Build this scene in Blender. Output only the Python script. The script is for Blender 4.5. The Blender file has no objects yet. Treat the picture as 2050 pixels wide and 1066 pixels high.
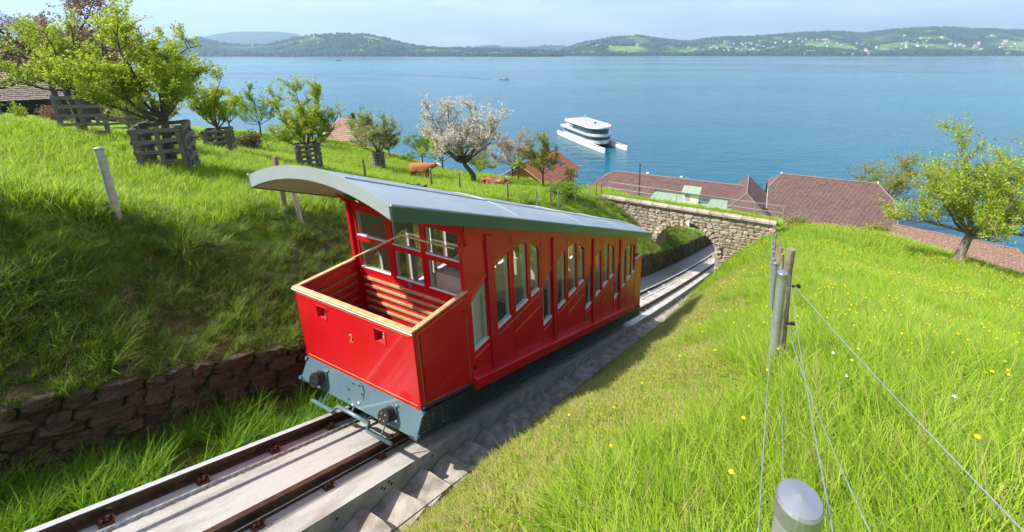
import bpy, bmesh, math, random
import numpy as np
from mathutils import Vector, Matrix, Euler
random.seed(7); rng = np.random.default_rng(7)
scene = bpy.context.scene
COL = scene.collection
PI = math.pi
# ------------------------------------------------------------------ camera
LAKE_TO_EYE = 28.0
cam_d = bpy.data.cameras.new('camera'); cam = bpy.data.objects.new('camera', cam_d); COL.objects.link(cam)
cam_d.sensor_width = 36.0; cam_d.lens = 36.0*832/2050
cam_d.shift_x = -136/2050; cam_d.shift_y = -211/2050
cam_d.clip_start = 0.05; cam_d.clip_end = 40000
cam.location = (0, 0, LAKE_TO_EYE); cam.rotation_euler = (math.radians(90-14.747), 0, 0)
scene.camera = cam
# ------------------------------------------------------------------ sky, sun, exposure
SUN_TO = Vector((-1.09, -.26, 1.32)).normalized()          # towards the sun
sun_el = math.asin(SUN_TO.z); sun_az = math.atan2(SUN_TO.x, SUN_TO.y)
world = bpy.data.worlds.new('World'); scene.world = world; world.use_nodes = True
wn = world.node_tree.nodes; wl = world.node_tree.links
for n_ in list(wn): wn.remove(n_)
wo = wn.new('ShaderNodeOutputWorld'); wb = wn.new('ShaderNodeBackground'); sky = wn.new('ShaderNodeTexSky')
sky.sky_type = 'NISHITA'; sky.sun_disc = False; sky.sun_elevation = sun_el; sky.sun_rotation = sun_az
sky.altitude = 500; sky.air_density = 1.0; sky.dust_density = 2.6; sky.ozone_density = 1.5
tc = wn.new('ShaderNodeTexCoord'); mp = wn.new('ShaderNodeMapping'); mp.inputs['Scale'].default_value = (1.2, 1.2, 9.0)
nz = wn.new('ShaderNodeTexNoise'); nz.inputs['Scale'].default_value = 2.6; nz.inputs['Detail'].default_value = 7; nz.inputs['Roughness'].default_value = .62
rp = wn.new('ShaderNodeValToRGB'); rp.color_ramp.elements[0].position = .44; rp.color_ramp.elements[1].position = .74
mxs = wn.new('ShaderNodeMixRGB'); mxs.inputs[2].default_value = (7.4, 7.7, 8.2, 1)
ml = wn.new('ShaderNodeMath'); ml.operation = 'MULTIPLY'; ml.inputs[1].default_value = .55
wl.new(tc.outputs['Generated'], mp.inputs[0]); wl.new(mp.outputs[0], nz.inputs[0]); wl.new(nz.outputs['Fac'], rp.inputs[0])
wl.new(rp.outputs[0], ml.inputs[0]); wl.new(ml.outputs[0], mxs.inputs[0]); wl.new(sky.outputs[0], mxs.inputs[1])
wl.new(mxs.outputs[0], wb.inputs['Color']); wl.new(wb.outputs[0], wo.inputs['Surface'])
wb.inputs['Strength'].default_value = .128
sun_d = bpy.data.lights.new('sun', 'SUN'); sun = bpy.data.objects.new('sun', sun_d); COL.objects.link(sun)
sun_d.energy = 5.0; sun_d.angle = math.radians(.55); sun_d.color = (1.0, .95, .86)
sun.rotation_euler = SUN_TO.to_track_quat('Z', 'Y').to_euler(); sun.location = (-30, -30, 90)
vs = scene.view_settings; vs.view_transform = 'Standard'; vs.look = 'None'; vs.exposure = 1.0; vs.gamma = 1.0; vs.use_curve_mapping = False
scene.cycles.max_bounces = 5; scene.cycles.diffuse_bounces = 2; scene.cycles.glossy_bounces = 3; scene.cycles.transparent_max_bounces = 10; scene.cycles.transmission_bounces = 3; scene.cycles.volume_bounces = 0
scene.cycles.use_adaptive_sampling = True; scene.cycles.adaptive_threshold = .03
scene.cycles.caustics_reflective = False; scene.cycles.caustics_refractive = False
scene.cycles.use_denoising = True

# ------------------------------------------------------------------ helpers
YAW = .446; GR = .444
ORG = Vector((-3.3573, 4.1643, LAKE_TO_EYE-4.7846))        # track point: (w, h, z) = (0, 0, 0), w across, h down the hill
MT = Matrix.Translation(ORG) @ Matrix.Rotation(-YAW, 4, 'Z')
CY, SY = math.cos(YAW), math.sin(YAW)
def world_hw(x, y):
    dx = x-ORG.x; dy = y-ORG.y
    return dx*SY+dy*CY, dx*CY-dy*SY                          # h, w
def hw_world(h, w): return ORG.x+h*SY+w*CY, ORG.y+h*CY-w*SY

def setp(o, label=None, cat=None, group=None, kind=None):
    if label: o['label'] = label
    if cat: o['category'] = cat
    if group: o['group'] = group
    if kind: o['kind'] = kind
    return o
def me_from(name, verts, faces, mats=None, fm=None, smooth=False):
    me = bpy.data.meshes.new(name); me.from_pydata([tuple(v) for v in verts], [], [tuple(f) for f in faces]); me.update()
    for m in (mats or []): me.materials.append(m)
    if fm is not None: me.polygons.foreach_set('material_index', fm)
    if smooth: me.polygons.foreach_set('use_smooth', [True]*len(me.polygons))
    return me
def me_np(name, V, Fq, mats, fm=None, smooth=False):
    """quads or tris from numpy arrays"""
    me = bpy.data.meshes.new(name); V = np.asarray(V, np.float32); Fq = np.asarray(Fq, np.int32)
    nf, k = Fq.shape
    me.vertices.add(len(V)); me.vertices.foreach_set('co', V.ravel())
    me.loops.add(nf*k); me.loops.foreach_set('vertex_index', Fq.ravel())
    me.polygons.add(nf); me.polygons.foreach_set('loop_start', np.arange(0, nf*k, k, dtype=np.int32))
    me.polygons.foreach_set('loop_total', np.full(nf, k, np.int32))
    for m in mats: me.materials.append(m)
    if fm is not None: me.polygons.foreach_set('material_index', np.asarray(fm, np.int32))
    if smooth: me.polygons.foreach_set('use_smooth', np.ones(nf, bool))
    me.update(calc_edges=True); return me
def link(name, me, parent=None, loc=None, rot=None, scl=None):
    o = bpy.data.objects.new(name, me); COL.objects.link(o)
    if parent: o.parent = parent
    if loc is not None: o.location = loc
    if rot is not None: o.rotation_euler = rot
    if scl is not None: o.scale = scl
    return o
def empty(name, loc=(0, 0, 0), rot=(0, 0, 0)):
    o = link(name, None, None, loc, rot); o.empty_display_size = .3; return o
class MB:
    """collects simple solids and builds one mesh object; coordinates are those of the thing it belongs to"""
    def __init__(s): s.v = []; s.f = []; s.m = []
    def add(s, vs, fs, m=0):
        b = len(s.v); s.v += [tuple(q) for q in vs]; s.f += [tuple(i+b for i in f) for f in fs]; s.m += [m]*len(fs); return s
    def box(s, x0, x1, y0, y1, z0, z1, m=0):
        return s.add([(x0,y0,z0),(x1,y0,z0),(x1,y1,z0),(x0,y1,z0),(x0,y0,z1),(x1,y0,z1),(x1,y1,z1),(x0,y1,z1)],
                     [(0,3,2,1),(4,5,6,7),(0,1,5,4),(1,2,6,5),(2,3,7,6),(3,0,4,7)], m)
    def prism(s, poly, ax, a, b, m=0):
        """poly: 2-D outline in the two other axes, extruded along axis ax from a to b"""
        n = len(poly)
        def p(q, t): return {0: (t, q[0], q[1]), 1: (q[0], t, q[1]), 2: (q[0], q[1], t)}[ax]
        vs = [p(q, a) for q in poly]+[p(q, b) for q in poly]
        fs = [tuple(range(n))[::-1], tuple(range(n, 2*n))]+[(i, (i+1) % n, n+(i+1) % n, n+i) for i in range(n)]
        return s.add(vs, fs, m)
    def tube(s, pts, r, k=8, m=0, cap=True):
        pts = [Vector(p) for p in pts]; n = len(pts); rr = r if isinstance(r, (list, tuple)) else [r]*n
        vs = []; ref = None
        for i, p in enumerate(pts):
            t = (pts[min(i+1, n-1)]-pts[max(i-1, 0)]).normalized()
            if ref is None:
                a = Vector((0, 0, 1)) if abs(t.z) < .9 else Vector((1, 0, 0)); ref = t.cross(a).normalized()
            ref = (ref-t*ref.dot(t)).normalized(); q = t.cross(ref)
            vs += [p+(ref*math.cos(2*PI*j/k)+q*math.sin(2*PI*j/k))*rr[i] for j in range(k)]
        fs = [(i*k+j, i*k+(j+1) % k, (i+1)*k+(j+1) % k, (i+1)*k+j) for i in range(n-1) for j in range(k)]
        if cap: fs += [tuple(range(k))[::-1], tuple(range((n-1)*k, n*k))]
        return s.add(vs, fs, m)
    def cyl(s, c, ax, r, l, k=16, m=0):
        c = Vector(c); ax = Vector(ax).normalized(); return s.tube([c, c+ax*l], r, k, m)
    def build(s, name, mats, parent=None, base=(0, 0, 0), smooth=False, bevel=0, frame=None):
        if not isinstance(mats, (list, tuple)): mats = [mats]
        b = Vector(base)
        me = me_from(name, [Vector(q)-b for q in s.v], s.f, mats, s.m, smooth)
        bm = bmesh.new(); bm.from_mesh(me); bmesh.ops.recalc_face_normals(bm, faces=bm.faces)
        if bevel:
            bmesh.ops.bevel(bm, geom=[e for e in bm.edges if len(e.link_faces) == 2 and e.calc_face_angle(0) > .5], offset=bevel, segments=1, affect='EDGES', clamp_overlap=True)
        bm.to_mesh(me); bm.free()
        o = link(name, me, parent)
        if parent is None:
            M = frame or MT; o.matrix_world = M @ Matrix.Translation(b)
        return o
def copy_tree(o, parent=None):
    c = o.copy(); COL.objects.link(c)
    if parent: c.parent = parent
    for ch in o.children: copy_tree(ch, c)
    return c

# ------------------------------------------------------------------ materials
def nodes_of(m): m.use_nodes = True; return m.node_tree.nodes, m.node_tree.links
def mat(name, col, rough=.6, metal=0.0, var=.15, scale=6.0, bump=.0, bscale=None, col2=None, coat=0.0, spec=.5, detail=5, coord='Object', fine=0.0, stretch=None, ramp=(.35, .65)):
    m = bpy.data.materials.new(name); N, L = nodes_of(m); b = N['Principled BSDF']
    b.inputs['Roughness'].default_value = rough; b.inputs['Metallic'].default_value = metal
    b.inputs['Coat Weight'].default_value = coat; b.inputs['Coat Roughness'].default_value = .04; b.inputs['Specular IOR Level'].default_value = spec
    c = col if len(col) == 4 else (*col, 1)
    if col2 is None: c1 = tuple(max(0, q*(1-var)) for q in c[:3])+(1,); c2 = tuple(min(1, q*(1+var)) for q in c[:3])+(1,)
    else: c1 = c; c2 = (*col2, 1)
    t = N.new('ShaderNodeTexCoord'); src = t.outputs[coord]
    if coord == 'World':
        pass
    if stretch:
        mpp = N.new('ShaderNodeMapping'); mpp.inputs['Scale'].default_value = stretch; L.new(src, mpp.inputs[0]); src = mpp.outputs[0]
    n1 = N.new('ShaderNodeTexNoise'); n1.inputs['Scale'].default_value = scale; n1.inputs['Detail'].default_value = detail; n1.inputs['Roughness'].default_value = .6
    L.new(src, n1.inputs['Vector'])
    r = N.new('ShaderNodeValToRGB'); r.color_ramp.elements[0].position = ramp[0]; r.color_ramp.elements[1].position = ramp[1]
    r.color_ramp.elements[0].color = c1; r.color_ramp.elements[1].color = c2
    L.new(n1.outputs['Fac'], r.inputs[0]); L.new(r.outputs[0], b.inputs['Base Color'])
    if bump:
        n2 = N.new('ShaderNodeTexNoise'); n2.inputs['Scale'].default_value = bscale or scale*4; n2.inputs['Detail'].default_value = 6
        L.new(src, n2.inputs['Vector'])
        bp = N.new('ShaderNodeBump'); bp.inputs['Strength'].default_value = bump; bp.inputs['Distance'].default_value = .02
        L.new(n2.outputs['Fac'], bp.inputs['Height']); L.new(bp.outputs[0], b.inputs['Normal'])
    return m
def island_mat(name, cols, rough=.6, trans=0.0, per='island', spec=.3):
    """colour picked at random per leaf (mesh island) or per object, plain surface, optional translucency"""
    m = bpy.data.materials.new(name); N, L = nodes_of(m); b = N['Principled BSDF']; out = N['Material Output']
    b.inputs['Roughness'].default_value = rough; b.inputs['Specular IOR Level'].default_value = spec
    if per == 'island': src = N.new('ShaderNodeNewGeometry').outputs['Random Per Island']
    else: src = N.new('ShaderNodeObjectInfo').outputs['Random']
    r = N.new('ShaderNodeValToRGB'); e = r.color_ramp.elements
    while len(e) < len(cols): e.new(.5)
    for i, c in enumerate(cols): e[i].position = i/max(1, len(cols)-1); e[i].color = (*c, 1)
    L.new(src, r.inputs[0]); L.new(r.outputs[0], b.inputs['Base Color'])
    if trans:
        tr = N.new('ShaderNodeBsdfTranslucent'); mx = N.new('ShaderNodeMixShader'); mx.inputs[0].default_value = trans
        hs = N.new('ShaderNodeHueSaturation'); hs.inputs['Value'].default_value = 1.25; hs.inputs['Hue'].default_value = .49
        L.new(r.outputs[0], hs.inputs['Color']); L.new(hs.outputs[0], tr.inputs['Color'])
        L.new(b.outputs[0], mx.inputs[1]); L.new(tr.outputs[0], mx.inputs[2]); L.new(mx.outputs[0], out.inputs['Surface'])
    return m

# ------------------------------------------------------------------ track profile and terrain
def zt(h):                                                   # rail-top height along the track
    h = np.asarray(h, float); d = np.clip(h-11, 0, 34); return -GR*h+.0033*d*d+np.where(h > 45, (h-45)*.2244, 0)
def wt(h):                                                   # sideways drift of the track centre
    h = np.asarray(h, float); d = np.clip(h-11, 0, 34); return .002*d*d+np.where(h > 45, (h-45)*.136, 0)
def smooth(a, b, x): t = np.clip((np.asarray(x, float)-a)/(b-a), 0, 1); return t*t*(3-2*t)
def walltop(h): return zt(h)+.45+.75*smooth(8, 20, h)
def tps_fit(P, z, lam=.003):
    P = np.asarray(P, float)/10; n = len(P); d = np.linalg.norm(P[:, None]-P[None], axis=2)
    K = np.where(d > 0, d*d*np.log(d+1e-12), 0)+lam*np.eye(n); Q = np.hstack([np.ones((n, 1)), P])
    A = np.block([[K, Q], [Q.T, np.zeros((3, 3))]]); s = np.linalg.solve(A, np.concatenate([z, [0, 0, 0]])); return P, s
def tps_eval(T, h, w):
    P, s = T; sh = np.broadcast(h, w).shape; q = np.stack([np.broadcast_to(h, sh).ravel(), np.broadcast_to(w, sh).ravel()], 1)/10
    out = np.empty(len(q))
    for i in range(0, len(q), 40000):
        c = q[i:i+40000]; d = np.linalg.norm(c[:, None]-P[None], axis=2); out[i:i+40000] = (np.where(d > 0, d*d*np.log(d+1e-12), 0)@s[:-3])+s[-3]+c@s[-2:]
    return out.reshape(sh)
hs_ = [-14, -8, -4, 0, 4, 8, 12, 16, 20, 24, 28, 32, 38, 45]
RC = [(h, 1.6+wt(h), zt(h)-.47) for h in hs_]
fence_z = [(-14, 8.6), (-8, 6.0), (-4, 4.15), (-2.3, 3.4), (.74, 2.25), (4.07, .72), (8, -.95), (13.4, -3.1), (19, -4.9), (25, -6.75), (31, -8.6), (37, -11.5), (45, -16)]
fz = lambda h: np.interp(h, [a for a, b in fence_z], [b for a, b in fence_z])
def fw(h): return 5.0+.016*np.asarray(h, float)
RC += [(h, fw(h), z) for h, z in fence_z]
RC += [(h, 3.1+.5*wt(h), .48*(zt(h)-.42)+.52*fz(h)+.02) for h in (-8, -4, 0, 4, 8, 12, 16, 20, 24)]
RC += [(h, 2.25+.7*wt(h), .78*(zt(h)-.42)+.22*fz(h)) for h in (-8, -4, 0, 4, 8, 12, 16, 20, 24)]
RC += [(-6, 9, 5.4), (-6, 16, 5.8), (0, 8, 2.7), (0, 13, 3.0), (5, 9, .55), (10, 10, -1.5), (10, 17, -1.2), (16, 9, -3.7), (20, 20, -5.0), (24.3, 14.4, -6.1), (22, 9, -5.5),
       (30, 12.8, -7.5), (25.6, 17.5, -6.9), (31, 8, -8.1), (36, 12, -11.5), (34, 20, -12.5), (45, 12, -18.5), (45, 22, -20), (40, 30, -19), (30, 28, -11), (15, 30, -3), (0, 30, 3.5), (-10, 30, 8),
       (60, 5, -24), (60, 20, -25), (60, 40, -25.5), (50, 50, -25), (30, 50, -20), (10, 50, -8), (80, 0, -28), (80, 40, -29)]
LC = [(h, -2.05+wt(h), float(walltop(h))) for h in hs_[:-1]]+[(45, 1.0, -15.5)]
CREST = [(-8, -4.0, 6.2), (-4, -4.0, 4.2), (-1, -4.3, 2.73), (.12, -4.57, 2.19), (3, -5.4, 1.17), (7, -6.7, -.2), (12, -7.3, -1.9), (15.5, -7.9, -3.25), (20.9, -6.6, -4.6), (25, -6.5, -5.8), (29, -6.4, -6.9)]
def crest(h): return np.interp(h, [q[0] for q in CREST], [q[1] for q in CREST])     # upper edge of the left bank
LC += CREST+[(34, -6, -9.5)]
LC += [(h, -2.05+f*(cw+2.05), float(walltop(h))+g*(cz-float(walltop(h)))) for h, cw, cz in CREST[:8] for f, g in ((.30, .20), (.58, .44), (.82, .74))]
LC += [(3.1, -10.7, 1.5), (2.9, -16.3, 2.1), (9.4, -22.7, -.6), (10.1, -16, -.95), (19.4, -23.2, -4.2), (19.9, -19.3, -4.75), (22.4, -16.2, -5.35), (21.4, -13.8, -5.0), (2.1, -20.5, 2.3), (31, -13, -7.7), (28.5, -39, -5.9),
       (10, -33, -1.2), (0, -35, 2.0), (-8, -8, 5.6), (-8, -20, 5.6), (8, -40, -1.5), (0,-60,1.5), (-3.5,-6.8,3.7), (.5,-6.2,2.05), (0,-9,2.35), (6,-9,.45), (2,-7.0,1.5), (10,-11,-1.2), (14, -11, -2.7), (25, -10, -6.1), (25, -26, -6.0), (33, -20, -8.6), (36, -8, -11), (45, -13, -17.5), (44, -25, -16.5), (48, -40, -15.5), (30, -60, -6), (10, -60, -1.5), (-10, -45, 5), (50, -60, -15), (65, -13, -24.5), (65, -30, -24.5), (65, -60, -24),
       (80, -10, -28), (80, -60, -28), (60, -95, -24), (30, -95, -10), (60, 0, -23)]
TR = tps_fit([(a, b) for a, b, c in RC], np.array([c for a, b, c in RC])); TL = tps_fit([(a, b) for a, b, c in LC], np.array([c for a, b, c in LC]))
def lump(h, w, s=1.0):
    h = np.asarray(h, float); w = np.asarray(w, float)
    return s*(.5*np.sin(1.7*h+.6*w+1)*np.sin(1.3*w-.7*h)+.3*np.sin(3.9*h-1.1*w)*np.sin(3.3*w+2)+.2*np.sin(7.1*h+2.7*w)*np.sin(6.3*w-2.2*h))
def ground_hw(h, w):
    """terrain height (track frame) at h, w; the corridor between the walls lies below the slab"""
    h = np.asarray(h, float); w = np.asarray(w, float); h, w = np.broadcast_arrays(h, w)
    zl = tps_eval(TL, h, w); zr = tps_eval(TR, h, w); c = w-wt(h)
    bank = np.clip((-2.2-c)/1.0, 0, 1)*np.clip((c+8)/3, 0, 1)
    zl = zl+lump(h, w, .13)*bank+.04*np.sin(.8*h+.5*w)*np.sin(.7*w)
    zr = zr+np.clip((c-1.6)/1.5, 0, 1)*(lump(h*.8, w*.8, .05)+.04*np.sin(.6*h+.4*w)*np.sin(.5*w))
    z = np.where(c < -2.02, zl, np.where(c > 1.48, zr, zt(h)-.42))
    return np.maximum(z, -ORG.z-6)
def ground_z(x, y):
    h, w = world_hw(x, y); return float(ground_hw(h, w))+ORG.z
# ------------------------------------------------------------------ setting: ground, lake, far hills
def grass_ground_mat():
    m = bpy.data.materials.new('meadow_soil'); N, L = nodes_of(m); b = N['Principled BSDF']; b.inputs['Roughness'].default_value = .95; b.inputs['Specular IOR Level'].default_value = .1
    tcn = N.new('ShaderNodeTexCoord')
    def noise(sc, d=6): n = N.new('ShaderNodeTexNoise'); n.inputs['Scale'].default_value = sc; n.inputs['Detail'].default_value = d; n.inputs['Roughness'].default_value = .65; L.new(tcn.outputs['Object'], n.inputs['Vector']); return n
    def ramp(src, cs):
        r = N.new('ShaderNodeValToRGB'); e = r.color_ramp.elements
        while len(e) < len(cs): e.new(.5)
        for i, (p, c) in enumerate(cs): e[i].position = p; e[i].color = (*c, 1)
        L.new(src, r.inputs[0]); return r.outputs[0]
    g = ramp(noise(1.1).outputs['Fac'], [(.3, (.10, .20, .012)), (.5, (.15, .27, .015)), (.7, (.22, .33, .02))])
    s = ramp(noise(4.0).outputs['Fac'], [(.3, (.04, .05, .010)), (.5, (.085, .08, .02)), (.70, (.17, .11, .045))])
    at = N.new('ShaderNodeAttribute'); at.attribute_name = 'soil'
    mx = N.new('ShaderNodeMixRGB'); L.new(at.outputs['Fac'], mx.inputs[0]); L.new(g, mx.inputs[1]); L.new(s, mx.inputs[2])
    L.new(mx.outputs[0], b.inputs['Base Color'])
    bp = N.new('ShaderNodeBump'); bp.inputs['Strength'].default_value = .8; bp.inputs['Distance'].default_value = .06; L.new(noise(22, 8).outputs['Fac'], bp.inputs['Height']); L.new(bp.outputs[0], b.inputs['Normal'])
    return m
M_ground = grass_ground_mat()
def grid_lines(*segs):
    out = []
    for a, b, st in segs: out += list(np.arange(a, b, st))
    return np.array(out+[segs[-1][1]])
HG = grid_lines((-14, -4, .8), (-4, 12, .25), (12, 30, .5), (30, 60, 1.2), (60, 100, 4))
def sheet(CG, left):
    h, c = np.meshgrid(HG, CG, indexing='ij'); fade = np.clip(1-(np.abs(c)-10)/20, 0, 1); w = c+wt(h)*fade
    z = ground_hw(h, w); soil = np.zeros_like(z)
    if left:
        slope = (1-.85*smooth(5, 12, h))*np.clip((c-crest(h)+.25*np.sin(2.3*h))/.8, 0, 1); soil = slope
    else: soil = np.clip((4.4-c)/1.6, 0, 1)*.6
    V = np.stack([w, h, z], -1).reshape(-1, 3); n, k = h.shape
    i = np.arange(n-1)[:, None]*k+np.arange(k-1)[None]; F = np.stack([i, i+1, i+k+1, i+k], -1).reshape(-1, 4)
    return V, (F if left else F), soil.ravel()
cl = -grid_lines((2.03, 5, .2), (5, 12, .4), (12, 40, 1.2), (40, 120, 5))[::-1]
cr = grid_lines((1.60, 7, .22), (7, 20, .6), (20, 50, 1.5), (50, 130, 6))
Vl, Fl, Sl = sheet(cl, True); Vr, Fr, Sr = sheet(cr, False)
hc = HG; CP = ((-2.06, -.42), (-.50, -.42), (-.45, -.80), (1.57, -.80), (1.61, -.44)); Vc = np.array([(wt(h)+c, h, zt(h)+d) for h in hc for c, d in CP]); ic = (np.arange(len(hc)-1)*5)[:, None]+np.arange(4)[None]
Fc = np.stack([ic, ic+1, ic+6, ic+5], -1).reshape(-1, 4)
V = np.vstack([Vl, Vr, Vc]); F = np.vstack([Fl, Fr+len(Vl), Fc+len(Vl)+len(Vr)]); S = np.concatenate([Sl, Sr, np.full(len(Vc), .75)])
me = me_np('ground', V, F, [M_ground], smooth=True)
# wind every face so that it looks up
me.attributes.new('soil', 'FLOAT', 'POINT').data.foreach_set('value', S.astype(np.float32))
bm = bmesh.new(); bm.from_mesh(me)
for f in bm.faces:
    f.normal_update()
    if f.normal.z < 0: f.normal_flip()
bm.to_mesh(me); bm.free()
ground = link('ground', me); ground.matrix_world = MT; setp(ground, 'grassy hillside sloping down to the lake', None, None, 'structure')

# --- lake
def lake_mat():
    m = bpy.data.materials.new('lake_water'); N, L = nodes_of(m); b = N['Principled BSDF']
    b.inputs['Base Color'].default_value = (.004, .09, .14, 1); b.inputs['Roughness'].default_value = .10; b.inputs['IOR'].default_value = 1.33
    tcn = N.new('ShaderNodeTexCoord')
    def wave(sc, st, d):
        mpn = N.new('ShaderNodeMapping'); mpn.inputs['Scale'].default_value = st; mpn.inputs['Rotation'].default_value = (0, 0, .25); L.new(tcn.outputs['Object'], mpn.inputs[0])
        n = N.new('ShaderNodeTexNoise'); n.inputs['Scale'].default_value = sc; n.inputs['Detail'].default_value = d; n.inputs['Roughness'].default_value = .55; L.new(mpn.outputs[0], n.inputs['Vector']); return n.outputs['Fac']
    a1 = wave(.35, (.45, 1.3, 1), 5); a2 = wave(.03, (.35, 1, 1), 3)
    big = wave(.0035, (.3, 1, 1), 4)
    mu = N.new('ShaderNodeMath'); mu.operation = 'MULTIPLY_ADD'; mu.inputs[1].default_value = 2.2; L.new(a2, mu.inputs[0]); L.new(a1, mu.inputs[2])
    bp = N.new('ShaderNodeBump'); bp.inputs['Strength'].default_value = .70; bp.inputs['Distance'].default_value = .42; L.new(mu.outputs[0], bp.inputs['Height']); L.new(bp.outputs[0], b.inputs['Normal'])
    r = N.new('ShaderNodeValToRGB'); r.color_ramp.elements[0].position = .40; r.color_ramp.elements[1].position = .60
    r.color_ramp.elements[0].color = (.003, .072, .115, 1); r.color_ramp.elements[1].color = (.006, .125, .175, 1); L.new(big, r.inputs[0]); L.new(r.outputs[0], b.inputs['Base Color'])
    r2 = N.new('ShaderNodeMapRange'); r2.inputs[1].default_value = .3; r2.inputs[2].default_value = .7; r2.inputs[3].default_value = .03; r2.inputs[4].default_value = .28; L.new(big, r2.inputs[0]); L.new(r2.outputs[0], b.inputs['Roughness'])
    return m
M_lake = lake_mat()
xs = [-9000, -3000, -1000, -300, 0, 300, 1000, 3000, 9000]; ys = [10, 60, 120, 300, 800, 2000, 5000, 11000]
lv = [(x, y, 0) for y in ys for x in xs]; nx = len(xs)
lf = [(j*nx+i, j*nx+i+1, (j+1)*nx+i+1, (j+1)*nx+i) for j in range(len(ys)-1) for i in range(nx-1)]
lake = link('lake', me_from('lake', lv, lf, [M_lake])); setp(lake, 'wide blue lake with small ripples', None, None, 'structure')

# --- far hills: each range is a relief between its shore line and its ridge
F_PX, PX, HY = 832.0, 1161.0, 103.0
def far_mat(name, wood, field, sc):
    m = bpy.data.materials.new(name); N, L = nodes_of(m); b = N['Principled BSDF']; b.inputs['Roughness'].default_value = 1; b.inputs['Specular IOR Level'].default_value = 0
    tcn = N.new('ShaderNodeTexCoord'); mpn = N.new('ShaderNodeMapping'); mpn.inputs['Scale'].default_value = (1, .45, 2.5); L.new(tcn.outputs['Object'], mpn.inputs[0])
    n = N.new('ShaderNodeTexNoise'); n.inputs['Scale'].default_value = sc; n.inputs['Detail'].default_value = 6; n.inputs['Roughness'].default_value = .6; L.new(mpn.outputs[0], n.inputs['Vector'])
    at = N.new('ShaderNodeAttribute'); at.attribute_name = 'wood'
    ad = N.new('ShaderNodeMath'); ad.operation = 'ADD'; L.new(n.outputs['Fac'], ad.inputs[0]); L.new(at.outputs['Fac'], ad.inputs[1])
    r = N.new('ShaderNodeValToRGB'); e = r.color_ramp.elements; e[0].position = .40; e[0].color = (*field, 1); e[1].position = .54; e[1].color = (*wood, 1); e.new(.46).color = (*(tuple(.5*(a+b_) for a, b_ in zip(wood, field))), 1)
    L.new(ad.outputs[0], r.inputs[0]); L.new(r.outputs[0], b.inputs['Base Color']); return m
FARPTS = {}
def far_range(name, prof, D0, D1, label, mat_, woods=(.0, .0), bumps=1.0):
    xs_ = np.array([p[0] for p in prof], float); ty = np.array([p[1] for p in prof], float)
    X = np.arange(xs_[0], xs_[-1]+.1, 4.0); top = np.interp(X, xs_, ty); ker = np.array([1, 2, 3, 2, 1])/9; tp = np.convolve(np.pad(top, 2, 'edge'), ker, 'valid')
    t = np.linspace(0, 1, 22); T, Xg = np.meshgrid(t, X, indexing='ij')
    D = D0+(D1-D0)*T; hz = LAKE_TO_EYE+D1*(HY-tp)/F_PX/1.0                      # ridge height above the lake
    shape = np.clip(T, 0, 1)**.8
    xx = (Xg-PX)/F_PX*D; z = shape*hz[None]
    nb = (np.sin(xx*.006+D*.003)*np.sin(D*.007-xx*.002+1)+.5*np.sin(xx*.017+2)*np.sin(D*.013))*bumps
    z = z+nb*hz[None]*.16*np.sin(PI*np.clip(T, 0, 1))-1.5*(T == 0)
    Vv = np.stack([xx, D, z], -1).reshape(-1, 3)
    # a far side that falls away again
    k = len(X); back = np.stack([xx[-1]*1.12, D[-1]*1.12, np.full(k, -5.)], -1); Vv = np.vstack([Vv, back]); n = len(t)+1
    i = np.arange(n-1)[:, None]*k+np.arange(k-1)[None]; Ff = np.stack([i, i+1, i+k+1, i+k], -1).reshape(-1, 4)
    me = me_np(name, Vv, Ff, [mat_], smooth=True)
    wd = np.clip(woods[0]+(woods[1]-woods[0])*T, -1, 1); wd = np.where(T < .06, .2, wd); wd = np.vstack([wd, wd[-1:]])
    me.attributes.new('wood', 'FLOAT', 'POINT').data.foreach_set('value', wd.ravel().astype(np.float32))
    o = link(name, me); setp(o, label, None, None, 'structure'); FARPTS[name] = (xx, D, z, T); FARPTS[label] = (xx, D, z, T); return o
WOODC = (.018, .038, .016); FIELDC = (.15, .225, .05)
M_far = far_mat('far_slopes', WOODC, FIELDC, .0042); M_far2 = far_mat('far_woods', (.02, .04, .018), (.09, .15, .04), .002)
far_range('hills', [(-900, 40), (-500, 60), (0, 88), (300, 92), (400, 84), (430, 79), (470, 90), (520, 95), (560, 93), (600, 83), (640, 76), (700, 72), (750, 73), (790, 81), (830, 92), (870, 98), (920, 100), (1000, 101), (1060, 103), (1130, 104)], 2350, 3100, 'wooded headland with a green field across the lake', M_far, (.04, -.02))
far_range('hills', [(1125, 101), (1170, 87), (1230, 77), (1280, 76), (1330, 82), (1370, 86), (1420, 79), (1480, 77), (1540, 73), (1600, 69), (1660, 67), (1700, 71), (1740, 67), (1800, 61), (1860, 59), (1920, 63), (1980, 64), (2050, 67), (2300, 60), (2900, 50)], 2750, 4200, 'long green hillside with villages across the lake', M_far, (-.06, .12))
far_range('hills', [(300, 90), (440, 76), (470, 70), (500, 67), (560, 66), (610, 69), (640, 77), (700, 90)], 5200, 6500, 'blue flat-topped hill behind the headland', M_far2, (.02, .12))
far_range('hills', [(880, 100), (940, 96), (990, 94), (1050, 95), (1100, 92), (1130, 95), (1180, 98)], 4600, 5600, 'low hazy land at the head of the lake', M_far2, (.0, .08))
far_range('mountains', [(-1200, 20), (-700, 0), (-300, -4), (-100, -2), (0, 4), (30, 12), (60, 30), (100, 48), (150, 62), (220, 82), (300, 98)], 3900, 5600, 'blue mountain flank at the far left of the lake', M_far2, (.0, .1))
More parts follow.
